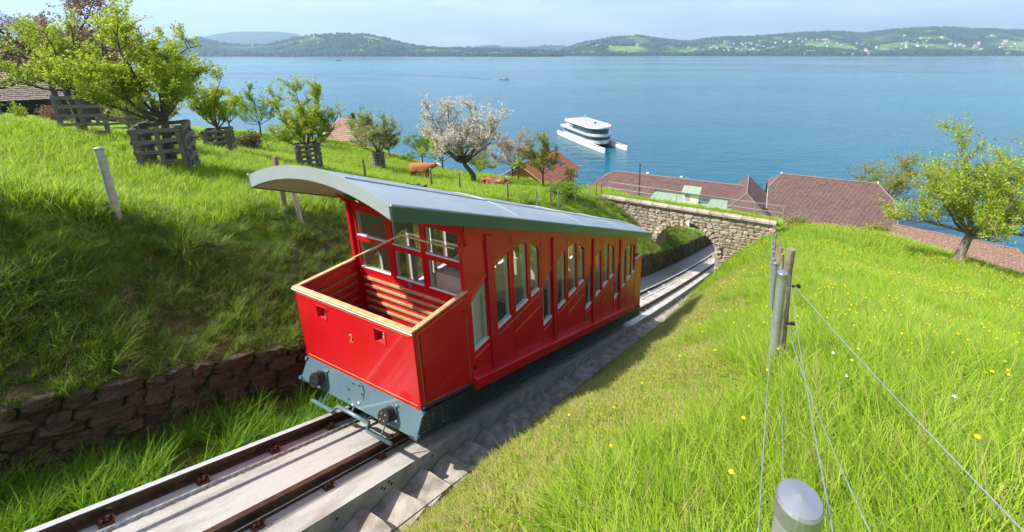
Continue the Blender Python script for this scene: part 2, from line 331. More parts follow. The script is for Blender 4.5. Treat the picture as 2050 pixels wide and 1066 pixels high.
# ------------------------------------------------------------------ track
M_conc = mat('pale_concrete', (.30, .265, .225), .85, col2=(.46, .44, .41), scale=3.2, bump=.35, bscale=50, stretch=(1.6, .22, 1), ramp=(.30, .52), detail=9)
M_conc_side = mat('weathered_concrete', (.25, .24, .22), .9, col2=(.42, .40, .36), scale=3, bump=.5, bscale=30)
M_rust = mat('rusty_rail_steel', (.055, .028, .018), .55, metal=.3, col2=(.10, .055, .035), scale=8, bump=.1, spec=.4)
M_polish = mat('polished_rail_head', (.70, .68, .65), .45, metal=.5, var=.08, scale=20)
M_clip = mat('rusty_clip', (.07, .025, .012), .7, metal=.2, col2=(.13, .05, .025), scale=25)
M_cable = mat('steel_rope', (.22, .23, .24), .4, metal=.8, col2=(.45, .46, .47), scale=30)
M_stone = mat('step_stone', (.17, .145, .12), .95, col2=(.37, .325, .28), scale=5, bump=.35, bscale=30)
M_joint = mat('joint_mortar', (.62, .60, .56), .9, var=.1)
HT = list(np.arange(-9, 62.01, .5))
def sweep(mb, prof, hs, m=0, closed=True, caps=True, mfun=None):
    n = len(prof); vs = [(p[0]+float(wt(h)), h, float(zt(h))+p[1]) for h in hs for p in prof]
    fs = []; ms = []
    for i in range(len(hs)-1):
        for j in range(n if closed else n-1):
            fs.append((i*n+j, i*n+(j+1) % n, (i+1)*n+(j+1) % n, (i+1)*n+j)); ms.append(mfun(j) if mfun else m)
    if caps: fs += [tuple(range(n)), tuple(range((len(hs)-1)*n, len(hs)*n))[::-1]]; ms += [m, m]
    b = len(mb.v); mb.v += vs; mb.f += [tuple(q+b for q in f) for f in fs]; mb.m += ms
TB = (0, 0, 0)
track = empty('funicular_track'); track.matrix_world = MT; setp(track, 'concrete track slab with two brown rails and a haul rope', 'railway track', None, 'structure')
m = MB(); sweep(m, [(-.535, -.15), (-.535, -.5), (1.02, -.5), (1.02, -.15)], HT, mfun=lambda j: 1 if j in (0, 2) else 0); m.build('slab', [M_conc, M_conc_side], track)
def rail_prof(c):
    return [(c-.036, 0), (c-.036, -.035), (c-.009, -.05), (c-.009, -.118), (c-.062, -.138), (c-.062, -.149), (c+.062, -.149), (c+.062, -.138), (c+.009, -.118), (c+.009, -.05), (c+.036, -.035), (c+.036, 0)]
RL, RR = -.465, .56
for c, top in ((RL, 1), (RR, 0)):
    m = MB(); sweep(m, rail_prof(c), HT, mfun=lambda j, top=top: (1 if (j == 11 and top) else 0)); m.build('rail', [M_rust, M_polish], track)
cm = MB()                                                     # clip: base plate, two lugs and a bolt
cm.box(-.05, .05, -.05, .05, 0, .012); cm.box(-.045, .02, -.05, -.032, .012, .05); cm.box(-.045, .02, .032, .05, .012, .05); cm.cyl((0, 0, .012), (0, 0, 1), .013, .055, 8); cm.cyl((0, 0, .03), (0, 0, 1), .024, .016, 6)
clip_me = None
for i in range(26):
    h = -1.62+.675*(i-3)
    if 1.0 < h < 10: continue
    for c in (RL+.105, RR+.105):
        if clip_me is None: o = cm.build('rail_clip', M_clip, track); clip_me = o.data
        else: o = link('rail_clip', clip_me, track)
        o.location = (c+float(wt(h)), h, float(zt(h))-.148); o.rotation_euler = (-math.atan(GR), 0, random.uniform(-.1, .1))
m = MB(); pts = [(-.12+float(wt(h)), h, float(zt(h))-.05) for h in HT]; m.tube(pts, .021, 8); m.build('haul_rope', M_cable, track, smooth=True)
st = MB()                                                     # rope strands, wound
for k in range(3):
    hh = np.arange(-3.2, .9, .04); st.tube([(-.12+.016*math.cos(h*26+k*2.09), h, float(zt(h))-.05+.016*math.sin(h*26+k*2.09)) for h in hh], .011, 5)
st.build('rope_strand', M_cable, track, smooth=True)
m = MB(); m.tube([(RR+.105+float(wt(h)), h, float(zt(h))-.06) for h in HT], .006, 5); m.build('signal_wire', M_cable, track)
for h in (14.2, 16.6, 19.4, 22.5, 25.8, 29.5, 33.0):
    m = MB(); sweep(m, [(-.40, -.146), (.52, -.146), (.52, -.10), (-.40, -.10)], [h, h+.16]); m.build('slab_joint', M_joint, track)
M_hole = mat('hole_shade', (.02, .018, .016), .9)
for h, n in ((.12, -.24), (.22, -.22), (.15, -.28), (.25, -.27), (.9, -.25), (-.42, -.27), (1.9, -.26), (2.9, -.25)):
    m = MB(); m.cyl((1.008, h, float(zt(h))+n-.0), (1, 0, 0), .017, .016, 10); m.build('drain_hole', M_hole, track)
# gutter beside the lower track
M_gravel = mat('gravel_gutter', (.17, .165, .16), .95, col2=(.36, .35, .33), scale=30, bump=1, bscale=60)
m = MB(); sweep(m, [(-1.98, -.5), (-.81, -.5), (-.81, -.28), (-1.98, -.22)], list(np.arange(10.5, 50.1, .5))); o = m.build('gutter', M_gravel); setp(o, 'grey gravel strip between the lower track and the wall', None, None, 'structure')
# ------------------------------------------------------------------ stone stair beside the slab
stair = empty('stone_stair'); stair.matrix_world = MT; setp(stair, 'narrow stair of rough stone blocks beside the track slab', 'stair')
for i in range(-8, 58):
    h = -.14+.423*i; z = float(zt(h))-.50+random.uniform(-.015, .015); w0 = 1.035+float(wt(h)); w1 = 1.56+random.uniform(-.03, .05)+float(wt(h))
    m = MB(); d = .42
    nx_, ny_ = 4, 4; vs = []; fs = []
    for b_ in range(ny_):
        for a_ in range(nx_):
            vs.append((w0+(w1-w0)*a_/(nx_-1)+random.uniform(-.012, .012)*(a_ > 0), h+.01+(d-.02)*b_/(ny_-1)+random.uniform(-.012, .012), z+random.uniform(-.006, .006)))
    fs = [(b_*nx_+a_, b_*nx_+a_+1, (b_+1)*nx_+a_+1, (b_+1)*nx_+a_) for b_ in range(ny_-1) for a_ in range(nx_-1)]
    nb = len(vs); vs += [(x, y, z-.36) for x, y, _ in vs]
    per = [0, 1, 2, 3, 7, 11, 15, 14, 13, 12, 8, 4]; fs += [(per[q], per[(q+1) % 12], per[(q+1) % 12]+nb, per[q]+nb) for q in range(12)]
    m.add(vs, fs); m.build('step', M_stone, stair)
m = MB(); m.tube([(1.66+float(wt(h)), h, float(zt(h))-.2) for h in np.arange(-3, 12, .5)], .007, 5); o = m.build('stair_cable', M_rust); setp(o, 'thin dark cable running along the grass edge of the stair', 'cable')
for h in (-2.0, 1.0, 4.0, 7.0):                                # small iron pins that carry it
    m.__init__(); m.cyl((1.66+float(wt(h)), h, float(zt(h))-.5), (0, 0, 1), .008, .31, 6); m.build('pin', M_rust, o, base=(0, 0, 0))

# ------------------------------------------------------------------ rubble: unit stones shared between walls
def unit_stone(seed, rough=.12, sq=.72, inn=.74):
    r = random.Random(seed); n = 9; outline = []
    for i in range(n):
        a = 2*PI*i/n+r.uniform(-.2, .2); c_, s_ = math.cos(a), math.sin(a); k = 1/max(abs(c_), abs(s_)); k = .5*(k*sq+1-sq)*r.uniform(.90, 1.05)
        outline.append((max(-.5, min(.5, c_*k)), max(-.5, min(.5, s_*k))))
    vs = [(x, .5, z) for x, z in outline]+[(x*.98, -.28+r.uniform(-.05, .05), z*.98) for x, z in outline]+[(x*inn+r.uniform(-.05, .05), -.46+r.uniform(-rough, rough), z*inn+r.uniform(-.06, .06)) for x, z in outline]+[(r.uniform(-.12, .12), -.5+r.uniform(-rough, rough), r.uniform(-.1, .1))]
    fs = [(i, (i+1) % n, n+(i+1) % n, n+i) for i in range(n)]+[(n+i, n+(i+1) % n, 2*n+(i+1) % n, 2*n+i) for i in range(n)]+[(2*n+i, 2*n+(i+1) % n, 3*n) for i in range(n)]
    return vs, fs
def stone_mat(name, cols, sc=9):
    m = bpy.data.materials.new(name); N, L = nodes_of(m); b = N['Principled BSDF']; b.inputs['Roughness'].default_value = .95; b.inputs['Specular IOR Level'].default_value = .15
    oi = N.new('ShaderNodeObjectInfo'); r = N.new('ShaderNodeValToRGB'); e = r.color_ramp.elements
    while len(e) < len(cols): e.new(.5)
    for i, c in enumerate(cols): e[i].position = i/(len(cols)-1); e[i].color = (*c, 1)
    L.new(oi.outputs['Random'], r.inputs[0]); tcn = N.new('ShaderNodeTexCoord')
    n = N.new('ShaderNodeTexNoise'); n.inputs['Scale'].default_value = sc*.35; n.inputs['Detail'].default_value = 9; n.inputs['Roughness'].default_value = .7; L.new(tcn.outputs['Object'], n.inputs['Vector'])
    mr = N.new('ShaderNodeMapRange'); mr.inputs[1].default_value = .3; mr.inputs[2].default_value = .7; mr.inputs[3].default_value = .6; mr.inputs[4].default_value = 1.3; L.new(n.outputs['Fac'], mr.inputs[0])
    mx = N.new('ShaderNodeMixRGB'); mx.blend_type = 'MULTIPLY'; mx.inputs[0].default_value = 1; L.new(r.outputs[0], mx.inputs[1]); L.new(mr.outputs[0], mx.inputs[2]); L.new(mx.outputs[0], b.inputs['Base Color'])
    n2 = N.new('ShaderNodeTexNoise'); n2.inputs['Scale'].default_value = sc; n2.inputs['Detail'].default_value = 8; L.new(tcn.outputs['Object'], n2.inputs['Vector'])
    bp = N.new('ShaderNodeBump'); bp.inputs['Strength'].default_value = .9; bp.inputs['Distance'].default_value = .05; L.new(n2.outputs['Fac'], bp.inputs['Height']); L.new(bp.outputs[0], b.inputs['Normal']); return m
M_bridge_stone = stone_mat('bridge_stone', [(.22, .18, .13), (.36, .30, .22), (.45, .38, .29), (.30, .26, .21), (.40, .33, .25), (.26, .20, .16)])
M_mortar = mat('old_mortar', (.20, .17, .13), .95, col2=(.30, .26, .20), scale=8, bump=.6)
M_dark_stone = stone_mat('dark_wall_stone', [(.085, .066, .044), (.125, .098, .066), (.155, .122, .085), (.10, .076, .05), (.14, .105, .07), (.12, .082, .054)])
M_earth = mat('wall_earth', (.06, .046, .03), .98, col2=(.12, .092, .058), scale=6, bump=1, bscale=18)
BST = [me_from('bridge_stone', *unit_stone(100+i), [M_bridge_stone]) for i in range(12)]
DST = [me_from('wall_stone', *unit_stone(200+i, .30, .92, .86), [M_dark_stone]) for i in range(16)]
# ------------------------------------------------------------------ low retaining wall on the uphill side of the track
wallL = empty('retaining_wall'); wallL.matrix_world = MT; setp(wallL, 'low rough stone retaining wall under the shaggy grass bank', 'wall')
m = MB(); hh = list(np.arange(-9, 50.1, .5)); n = len(hh)
vs = []
for h in hh:
    c = float(wt(h)); vs += [(c-2.04, h, float(zt(h))-.6), (c-2.08, h, float(ground_hw(h, c-2.08))-.02), (c-2.7, h, float(ground_hw(h, c-2.7))-.12)]
m.add(vs, [(i*3+j, i*3+j+1, (i+1)*3+j+1, (i+1)*3+j) for i in range(n-1) for j in range(2)]); m.build('earth_core', M_earth, wallL)
def wall_stone(hc, zc, L, H, dep, off):
    o = link('stone', random.choice(DST), wallL)
    c = float(wt(hc)); slope = math.atan(float((zt(hc+.1)-zt(hc-.1))/.2))
    o.location = (c-2.03+off, hc, zc); o.rotation_euler = Euler((0, -slope+random.uniform(-.16, .16), PI/2), 'XYZ'); o.scale = (L*random.choice((1, -1)), dep, H*random.choice((1, -1)))
    return o
cnt = 0
for row in range(8):
    h = -4.5+random.uniform(0, .3)
    while h < 46:
        near = h < 2.5
        L = random.uniform(.16, .50) if near else random.uniform(.5, .95); rh = .19 if near else .34
        zb = float(zt(h+L/2))-.42+row*rh*.93+rh/2
        if zb+rh*.25 > float(walltop(h+L/2)): h += L; continue
        if 2.2 < h < 8.5: h += L; continue                     # this stretch lies behind the car
        H = rh*random.uniform(.95, 1.25); wall_stone(h+L/2, zb+random.uniform(-.03, .03), L*random.uniform(1.02, 1.15), H, random.uniform(.08, .15), random.uniform(-.04, .015)); cnt += 1; h += L
print('wall stones', cnt)

# ------------------------------------------------------------------ stone arch bridge over the track
BH0, BH1 = 25.0, 27.7; BT = -5.83; AC, AW, ASP, ATOP = -.03, 2.04, -8.55, -6.95; BW0, BW1 = -6.6, 5.38
def arch_z(w):
    t = (w-AC)/AW; return ASP+(ATOP-ASP)*math.sqrt(max(0, 1-t*t)) if abs(t) < 1 else -99
bridge = empty('stone_bridge'); bridge.matrix_world = MT; setp(bridge, 'rubble stone arch bridge carrying a grassy path over the track', 'bridge')
m = MB(); NA = 20
aw = [AC-AW*math.cos(PI*i/NA) for i in range(NA+1)]; az = [ASP+(ATOP-ASP)*math.sin(PI*i/NA) for i in range(NA+1)]
BASE = -14.5
outl = [(BW0, BASE), (AC-AW, BASE)]+list(zip(aw, az))+[(AC+AW, BASE), (BW1, BASE), (BW1, BT), (BW0, BT)]
n = len(outl)
vs = [(w, BH0+.05, z) for w, z in outl]+[(w, BH1, min(z, BT-.62)) for w, z in outl]
# front and back as strips so the concave outline stays clean
ci = [0, 1]+list(range(2, 2+NA+1))+[2+NA+1, 2+NA+2]
fs = []; tp = []
for side in (0, n):
    for i in range(len(ci)-1):
        a, b_ = ci[i], ci[i+1]; wa, wb_ = outl[a][0], outl[b_][0]
        if abs(wa-wb_) < 1e-6: continue
        q = len(vs); tz = BT if side == 0 else BT-.62; vs += [(wa, BH0+.05 if side == 0 else BH1, tz), (wb_, BH0+.05 if side == 0 else BH1, tz)]
        fs.append((a+side, b_+side, q+1, q))
fs += [(i, (i+1) % n, n+(i+1) % n, n+i) for i in range(n)]
m.add(vs, fs); m.build('core', M_mortar, bridge)
def face_stone(wc, zc, L, H, dep, rot=0, y=BH0, flip=1):
    o = link('stone', random.choice(BST), bridge); o.location = (wc, y+.06*flip, zc); o.rotation_euler = (0, rot, 0 if flip == 1 else PI)
    o.scale = (L*random.choice((1, -1)), dep, H*random.choice((1, -1))); return o
cnt = 0
z = BT-.02
while z > -13.0:
    rh = random.uniform(.20, .33); zc = z-rh/2; w = BW0+random.uniform(-.1, .1)
    while w < BW1-.05:
        L = random.uniform(.28, .62)*(1.15 if rh > .27 else .95); wc = w+L/2
        gl = float(ground_hw(BH0, wc)) if (wc < AC-AW or wc > AC+AW) else -20
        t = (wc-AC)/(AW+.42); inring = (abs(wc-AC) < AW+.06 and zc < ASP) or (zc >= ASP-.02 and abs(t) < 1 and zc < ASP+(ATOP+.42-ASP)*math.sqrt(max(0, 1-t*t))) or (zc < ASP and abs(wc-AC) < AW+.06)
        if not inring and zc > gl-.35 and w+L < BW1+.2:
            face_stone(wc, zc, L*1.03, rh*1.06, random.uniform(.14, .24), random.uniform(-.05, .05)); cnt += 1
        w += L
    z -= rh
NV = 21
for i in range(NV):                                            # ring of upright arch stones
    a = PI*(i+.5)/NV; wc = AC-(AW+.19)*math.cos(a); zc = ASP+(ATOP-ASP+.19)*math.sin(a)
    nx_, nz_ = -math.cos(a)/AW, math.sin(a)/(ATOP-ASP); rot = math.atan2(nx_, nz_)
    face_stone(wc, zc, .31, .46, .38, rot); cnt += 1
for s_ in (-1, 1):                                             # quoins of the two piers
    zz = ASP-.15
    while zz > -11.0:
        L = random.uniform(.35, .6); face_stone(AC+s_*(AW+L/2), zz, L, .34, .24); zz -= .33; cnt += 1
print('bridge stones', cnt)
M_cope = stone_mat('coping_stone', [(.34, .28, .22), (.42, .36, .29), (.30, .25, .19)], 6)
w = BW0
while w < BW1+.1:
    L = min(random.uniform(.7, 1.2), BW1+.15-w); m = MB(); m.box(-L/2+.008, L/2-.008, -.2, .28, 0, .17+random.uniform(-.01, .02)); o = m.build('coping', M_cope, bridge, bevel=.02); o.location = (w+L/2, BH0+.03, BT); o.rotation_euler = (0, random.uniform(-.01, .01), 0); w += L
m = MB(); m.box(BW0-.8, BW1+.5, BH0+.3, BH0+1.1, BT-.2, BT+.04); m.prism([(BH0+1.1, BT-.5), (BH0+1.1, BT+.04), (BH0+1.7, BT-.40), (BH1-.1, BT-.45), (BH1-.1, BT-.6)], 0, BW0-.8, BW1+.5); m.build('path_bed', M_ground, bridge)
# barrel courses inside the arch
M_white = mat('white_enamel', (.72, .72, .70), .4, var=.04); M_black = mat('black_rubber', (.012, .012, .013), .5, var=.2)
lamp = empty('bridge_lamp'); lamp.matrix_world = MT @ Matrix.Translation((AC+.12, BH0-.12, ATOP+.12)); setp(lamp, 'small white lamp box fixed to the crown of the stone arch', 'lamp')
m = MB(); m.box(-.09, .09, -.08, .10, 0, .30); m.build('housing', M_white, lamp, bevel=.01)
m = MB(); m.box(.13, .42, -.1, .06, -.02, .16); m.cyl((.42, -.02, .05), (1, 0, -.25), .05, .25, 8); m.build('bracket', M_black, lamp)
# galvanised railing on the lake side of the bridge
M_galv = mat('galvanised_steel', (.42, .45, .46), .42, metal=.75, col2=(.58, .61, .62), scale=14, bump=.05)
rail = empty('bridge_railing'); rail.matrix_world = MT; setp(rail, 'pale galvanised two-bar railing on the lake side of the stone bridge', 'railing')
RZ = BT-.55
def deckz(w): return RZ
for i, w in enumerate(np.linspace(-6.8, 5.9, 8)):
    m = MB(); m.cyl((w, BH1-.2, RZ-.3), (0, 0, 1), .02, 1.32, 8); m.build('post', M_galv, rail)
for z in (.5, 1.0):
    m = MB(); m.tube([(-6.9, BH1-.2, RZ+z), (5.95, BH1-.2, RZ+z)], .017, 8); m.build('bar', M_galv, rail)
m = MB(); m.tube([(4.0, BH1-.1, RZ+1.0), (5.3, BH1+.9, RZ-.6)], .03, 8); m.build('brace', M_galv, rail)
# ------------------------------------------------------------------ funicular car
def paint(name, c, rough=.28, coat=.6, c2=None, var=.05, sc=3, spec=.5): return mat(name, c, rough, coat=coat, var=var, col2=c2, scale=sc, spec=spec)
M_red = paint('red_enamel', (.52, .005, .010), .36, .28, c2=(.62, .010, .016), sc=1.3, spec=.4)
M_red_dull = paint('red_enamel_inner', (.50, .006, .012), .45, .2)
M_blue = paint('blue_grey_steel', (.075, .135, .165), .38, .3, var=.08)
M_shaded_steel = paint('shaded_blue_steel', (.022, .035, .045), .42, .2, var=.2)  # chassis steel with the shade on the side beams put into its colour
M_roof = paint('blue_grey_roof_sheet', (.27, .31, .335), .34, .2, c2=(.31, .35, .375), sc=1.5)
M_fascia = paint('green_fascia', (.035, .085, .065), .35, .3)
M_ffront = paint('grey_front_fascia', (.33, .37, .37), .5, .1)
M_cream = mat('cream_lining', (.62, .57, .46), .5, var=.05)
M_boards = mat('cream_ceiling_boards', (.60, .52, .42), .5, col2=(.50, .42, .33), scale=14, stretch=(8, .4, 1))
M_whiteframe = mat('white_window_frame', (.70, .72, .70), .4, var=.04)
M_wood = mat('varnished_wood', (.42, .25, .10), .4, col2=(.60, .40, .20), scale=9, stretch=(1, 1, 8), coat=.3)
M_wood_dark = mat('dark_bench_wood', (.26, .13, .05), .4, col2=(.36, .20, .09), scale=9)
M_gold = mat('gold_line', (.50, .30, .06), .4, var=.1)
M_chrome = mat('chrome', (.75, .75, .75), .15, metal=1, var=.03)
M_brass = mat('brass', (.62, .42, .16), .25, metal=1, var=.05)
M_floor = mat('dark_floor', (.10, .09, .08), .7, var=.2)
def glass_mat(name, tint=(.93, .96, .94), ior=2.1):
    m = bpy.data.materials.new(name); N, L = nodes_of(m); out = N['Material Output']; N.remove(N['Principled BSDF'])
    g = N.new('ShaderNodeBsdfGlossy'); g.inputs['Roughness'].default_value = .02; t = N.new('ShaderNodeBsdfTransparent'); t.inputs[0].default_value = (*tint, 1)
    lw_ = N.new('ShaderNodeLayerWeight'); lw_.inputs['Blend'].default_value = .5; pw = N.new('ShaderNodeMath'); pw.operation = 'POWER'; pw.inputs[1].default_value = 4.2; L.new(lw_.outputs['Facing'], pw.inputs[0])
    fr = N.new('ShaderNodeMath'); fr.operation = 'MULTIPLY_ADD'; f0 = ((ior-1)/(ior+1))**2; fr.inputs[1].default_value = 1-f0; fr.inputs[2].default_value = f0; L.new(pw.outputs[0], fr.inputs[0]); mx = N.new('ShaderNodeMixShader')
    L.new(fr.outputs[0], mx.inputs[0]); L.new(t.outputs[0], mx.inputs[1]); L.new(g.outputs[0], mx.inputs[2]); L.new(mx.outputs[0], out.inputs['Surface']); return m
M_glass = glass_mat('window_glass')
CB = (0, 5.4, float(zt(5.4)))
car = empty('funicular_car'); car.matrix_world = MT @ Matrix.Translation(CB); setp(car, 'red funicular car with curved grey roof and stepped arched windows', 'funicular')
def cb(m, name, mats, parent=None, smooth=False, bevel=0): return m.build(name, mats, parent or car, CB, smooth, bevel)
zn = lambda h, n: -GR*h+n                                       # height n above the rails, straight stretch
# --- chassis
for s in (-1, 1):
    m = MB(); prof = [(.56, zn(.56, .30)), (.715, zn(.715, .655)), (10.25, zn(10.25, .655)), (10.1, zn(10.1, .30))]
    m.prism(prof, 0, s*1.10, s*1.165); 
    for n0, n1 in ((.285, .315), (.64, .668)):
        m.prism([(.56+(n0-.3)*.44, zn(.56, n0)), (.56+(n1-.3)*.44, zn(.56, n1)), (10.15, zn(10.15, n1)), (10.15, zn(10.15, n0))], 0, s*1.05, s*1.195)
    beam = cb(m, 'side_beam', M_shaded_steel)
    m = MB()
    for i in range(30):                                        # rivet groups
        h = .68+i*.33
        for n in (.36, .60): m.cyl((s*1.160, h, zn(h, n)), (s, 0, 0), .014, .016, 6)
    for hb in (.72, .98, 2.0, 4.0, 6.0, 8.0):
        for dh in (0, .09):
            for n in (.36, .43, .50, .57): m.cyl((s*1.160, hb+dh+.04, zn(hb+dh+.04, n)), (s, 0, 0), .014, .018, 6)
    cb(m, 'rivets', M_chrome if s > 0 else M_blue, beam)
def on_plate(w, n, off=0.0):                                   # point on the leaning front plate
    h0 = .56+(n-.30)*.435; d = Vector((0, -1, .444)).normalized()
    return Vector((w, h0, zn(h0, n)))+d*off
DF = Vector((0, -1, .444)).normalized()
m = MB(); a, b_, c_, d_ = on_plate(-1.17, .30), on_plate(1.17, .30), on_plate(1.17, .66), on_plate(-1.17, .66)
m.add([a, b_, c_, d_]+[q-DF*.03 for q in (a, b_, c_, d_)], [(0, 1, 2, 3), (7, 6, 5, 4), (0, 4, 5, 1), (1, 5, 6, 2), (2, 6, 7, 3), (3, 7, 4, 0)]); plate = cb(m, 'front_plate', M_blue, bevel=.006)
m = MB()
for w in (-1.17, 1.17):
    for n in (.33, .63): m.cyl(on_plate(w, n, -.03), DF, .026, .05, 10)
cb(m, 'corner_lugs', M_blue, plate)
m = MB(); m.box(-1.05, 1.05, .75, 9.9, 0, 0); m = MB()
m.prism([(.75, zn(.75, .34)), (.8, zn(.8, .64)), (10.0, zn(10, .64)), (10.0, zn(10, .34))], 0, -1.04, 1.04); cb(m, 'underframe', M_black)
m = MB(); m.prism([(10.12, zn(10.12, .30)), (10.27, zn(10.27, .655)), (10.31, zn(10.31, .655)), (10.16, zn(10.16, .30))], 0, -1.17, 1.17); cb(m, 'rear_plate', M_blue)
for hh_ in (1.6, 8.9):                                         # wheels on both rails
    for w in (RL, RR):
        m = MB(); m.cyl((w-.06, hh_, zn(hh_, .21)), (1, 0, 0), .205, .12, 20); m.cyl((w+.05, hh_, zn(hh_, .21)), (1, 0, 0), .235, .03, 20); cb(m, 'wheel', M_rust)
for w, n in ((-.73, .475), (.68, .465)):
    m = MB(); m.cyl(on_plate(w, n, .0), DF, .105, .03, 20); bf = cb(m, 'buffer', M_blue)
    m = MB(); m.cyl(on_plate(w, n, .03), DF, .095, .115, 24); cb(m, 'rubber_pad', M_black, bf, smooth=False)
    m = MB()
    for k in range(4):
        a = PI/4+k*PI/2; u_ = Vector((1, 0, 0)); v_ = DF.cross(u_); q = on_plate(w, n, .145)+u_*math.cos(a)*.05+v_*math.sin(a)*.05; m.cyl(q, DF, .012, .008, 8)
    for k in range(4):
        a = PI/4+k*PI/2+.3; q = on_plate(w, n, .03)+Vector((1, 0, 0))*math.cos(a)*.125+DF.cross(Vector((1, 0, 0)))*math.sin(a)*.125; m.cyl(q-DF*.03, DF, .013, .02, 8)
    cb(m, 'bolts', M_chrome, bf)
m = MB(); m.cyl(on_plate(-.03, .475, 0), DF, .16, .008, 32); cv = cb(m, 'cover_disc', M_blue)
m = MB()
for k in range(7):
    a = .3+k*2*PI/7; q = on_plate(-.03, .475, .0)+Vector((1, 0, 0))*math.cos(a)*.135+DF.cross(Vector((1, 0, 0)))*math.sin(a)*.135; m.cyl(q, DF, .014, .02, 8)
cb(m, 'bolts', M_chrome, cv)
m = MB(); g0 = on_plate(-.78, .13, .02); gp = [on_plate(-.78, .12, .02), on_plate(-.34, .12, .02), on_plate(-.27, .22, .02), on_plate(.36, .22, .02), on_plate(.37, .12, .02), on_plate(.82, .12, .02)]
m.tube(gp, .026, 10); bar = cb(m, 'guard_bar', M_blue, smooth=True)
m = MB()
for w in (-.55, .62): m.tube([on_plate(w, .14, .02), on_plate(w, .34, -.02)], .012, 6)
m.tube([on_plate(0, .22, .0), on_plate(0, .34, -.02)], .016, 6); cb(m, 'hanger', M_blue, bar)
# --- red front panel with two lamp niches
PF = .70; m = MB()
def quadbox(x0, x1, z0, z1, y0=PF, y1=PF+.035, mm=0): m.box(x0, x1, y0, y1, z0, z1, mm)
Z0, Z1 = .37, 1.505; NW = [(-.69, -.50), (.46, .65)]; NZ = (1.175, 1.355)
def grid_panel(xs_, zs_, holes, y0, y1, mats, name, parent=None):
    mm = MB(); idx = {}
    def v(x, y, z):
        k = (round(x, 4), round(y, 4), round(z, 4))
        if k not in idx: idx[k] = len(mm.v); mm.v.append((x, y, z))
        return idx[k]
    def hole(i, j): return (i, j) in holes or not (0 <= i < len(xs_)-1 and 0 <= j < len(zs_)-1)
    for i in range(len(xs_)-1):
        for j in range(len(zs_)-1):
            if hole(i, j): continue
            a, b2, c, d2 = xs_[i], xs_[i+1], zs_[j], zs_[j+1]
            fs = [[v(a, y0, c), v(b2, y0, c), v(b2, y0, d2), v(a, y0, d2)], [v(a, y1, d2), v(b2, y1, d2), v(b2, y1, c), v(a, y1, c)]]
            if hole(i-1, j): fs.append([v(a, y0, d2), v(a, y1, d2), v(a, y1, c), v(a, y0, c)])
            if hole(i+1, j): fs.append([v(b2, y0, c), v(b2, y1, c), v(b2, y1, d2), v(b2, y0, d2)])
            if hole(i, j-1): fs.append([v(a, y0, c), v(a, y1, c), v(b2, y1, c), v(b2, y0, c)])
            if hole(i, j+1): fs.append([v(a, y0, d2), v(b2, y0, d2), v(b2, y1, d2), v(a, y1, d2)])
            mm.f += [tuple(f) for f in fs]; mm.m += [0]*len(fs)
    return cb(mm, name, mats, parent)
fp = grid_panel([-1.15, -.69, -.50, .46, .65, 1.15], [Z0, NZ[0], NZ[1], Z1], {(1, 1), (3, 1)}, PF, PF+.035, M_red, 'front_panel')
for a, b_ in NW:
    m = MB(); d = .13; y = PF+.01
    x0, x1, z0, z1 = a, b_, NZ[0], NZ[1]; q = .03
    m.add([(x0, y, z0), (x1, y, z0), (x1, y, z1), (x0, y, z1), (x0+q, y+d, z0+q), (x1-q, y+d, z0+q), (x1-q, y+d, z1-q), (x0+q, y+d, z1-q)], [(0, 1, 5, 4), (1, 2, 6, 5), (2, 3, 7, 6), (3, 0, 4, 7), (4, 5, 6, 7)])
    for X0, X1, ZZ0, ZZ1 in ((x0-.015, x1+.015, z0-.015, z0), (x0-.015, x1+.015, z1, z1+.015), (x0-.015, x0, z0, z1), (x1, x1+.015, z0, z1)): m.box(X0, X1, PF-.006, PF, ZZ0, ZZ1)
    ni = cb(m, 'lamp_niche', M_red_dull, fp)
    m = MB(); m.cyl(((a+b_)/2+.015, PF+.14, (z0+z1)/2-.01), (0, -1, .1), .05, .09, 16); m.tube([((a+b_)/2+.015, PF+.05, (z0+z1)/2-.005), ((a+b_)/2+.015, PF+.03, (z0+z1)/2)], [.05, .025], 16); cb(m, 'head_lamp', M_chrome, ni, smooth=True)
# gold lines and the number on the front
m = MB(); lw = .0035
def line(pts, r=.0035): m.tube(pts, r, 4)
yb = PF-.0015
line([(-1.10, yb, Z0+.05), (1.10, yb, Z0+.05)]); line([(-1.10, yb, Z1-.06), (1.10, yb, Z1-.06)])
cb(m, 'gold_line', M_gold, fp)
cu = bpy.data.curves.new('number', 'FONT'); cu.body = '2'; cu.size = .17; cu.extrude = .004; cu.align_x = 'CENTER'
tmp = bpy.data.objects.new('tmp', cu); COL.objects.link(tmp); nm_ = bpy.data.meshes.new_from_object(tmp.evaluated_get(bpy.context.evaluated_depsgraph_get())); bpy.data.objects.remove(tmp); nm_.materials.clear(); nm_.materials.append(M_gold)
no = link('number', nm_, fp); no.location = Vector((-.03, PF-.004, .985))-Vector(CB); no.rotation_euler = (PI/2, 0, 0)
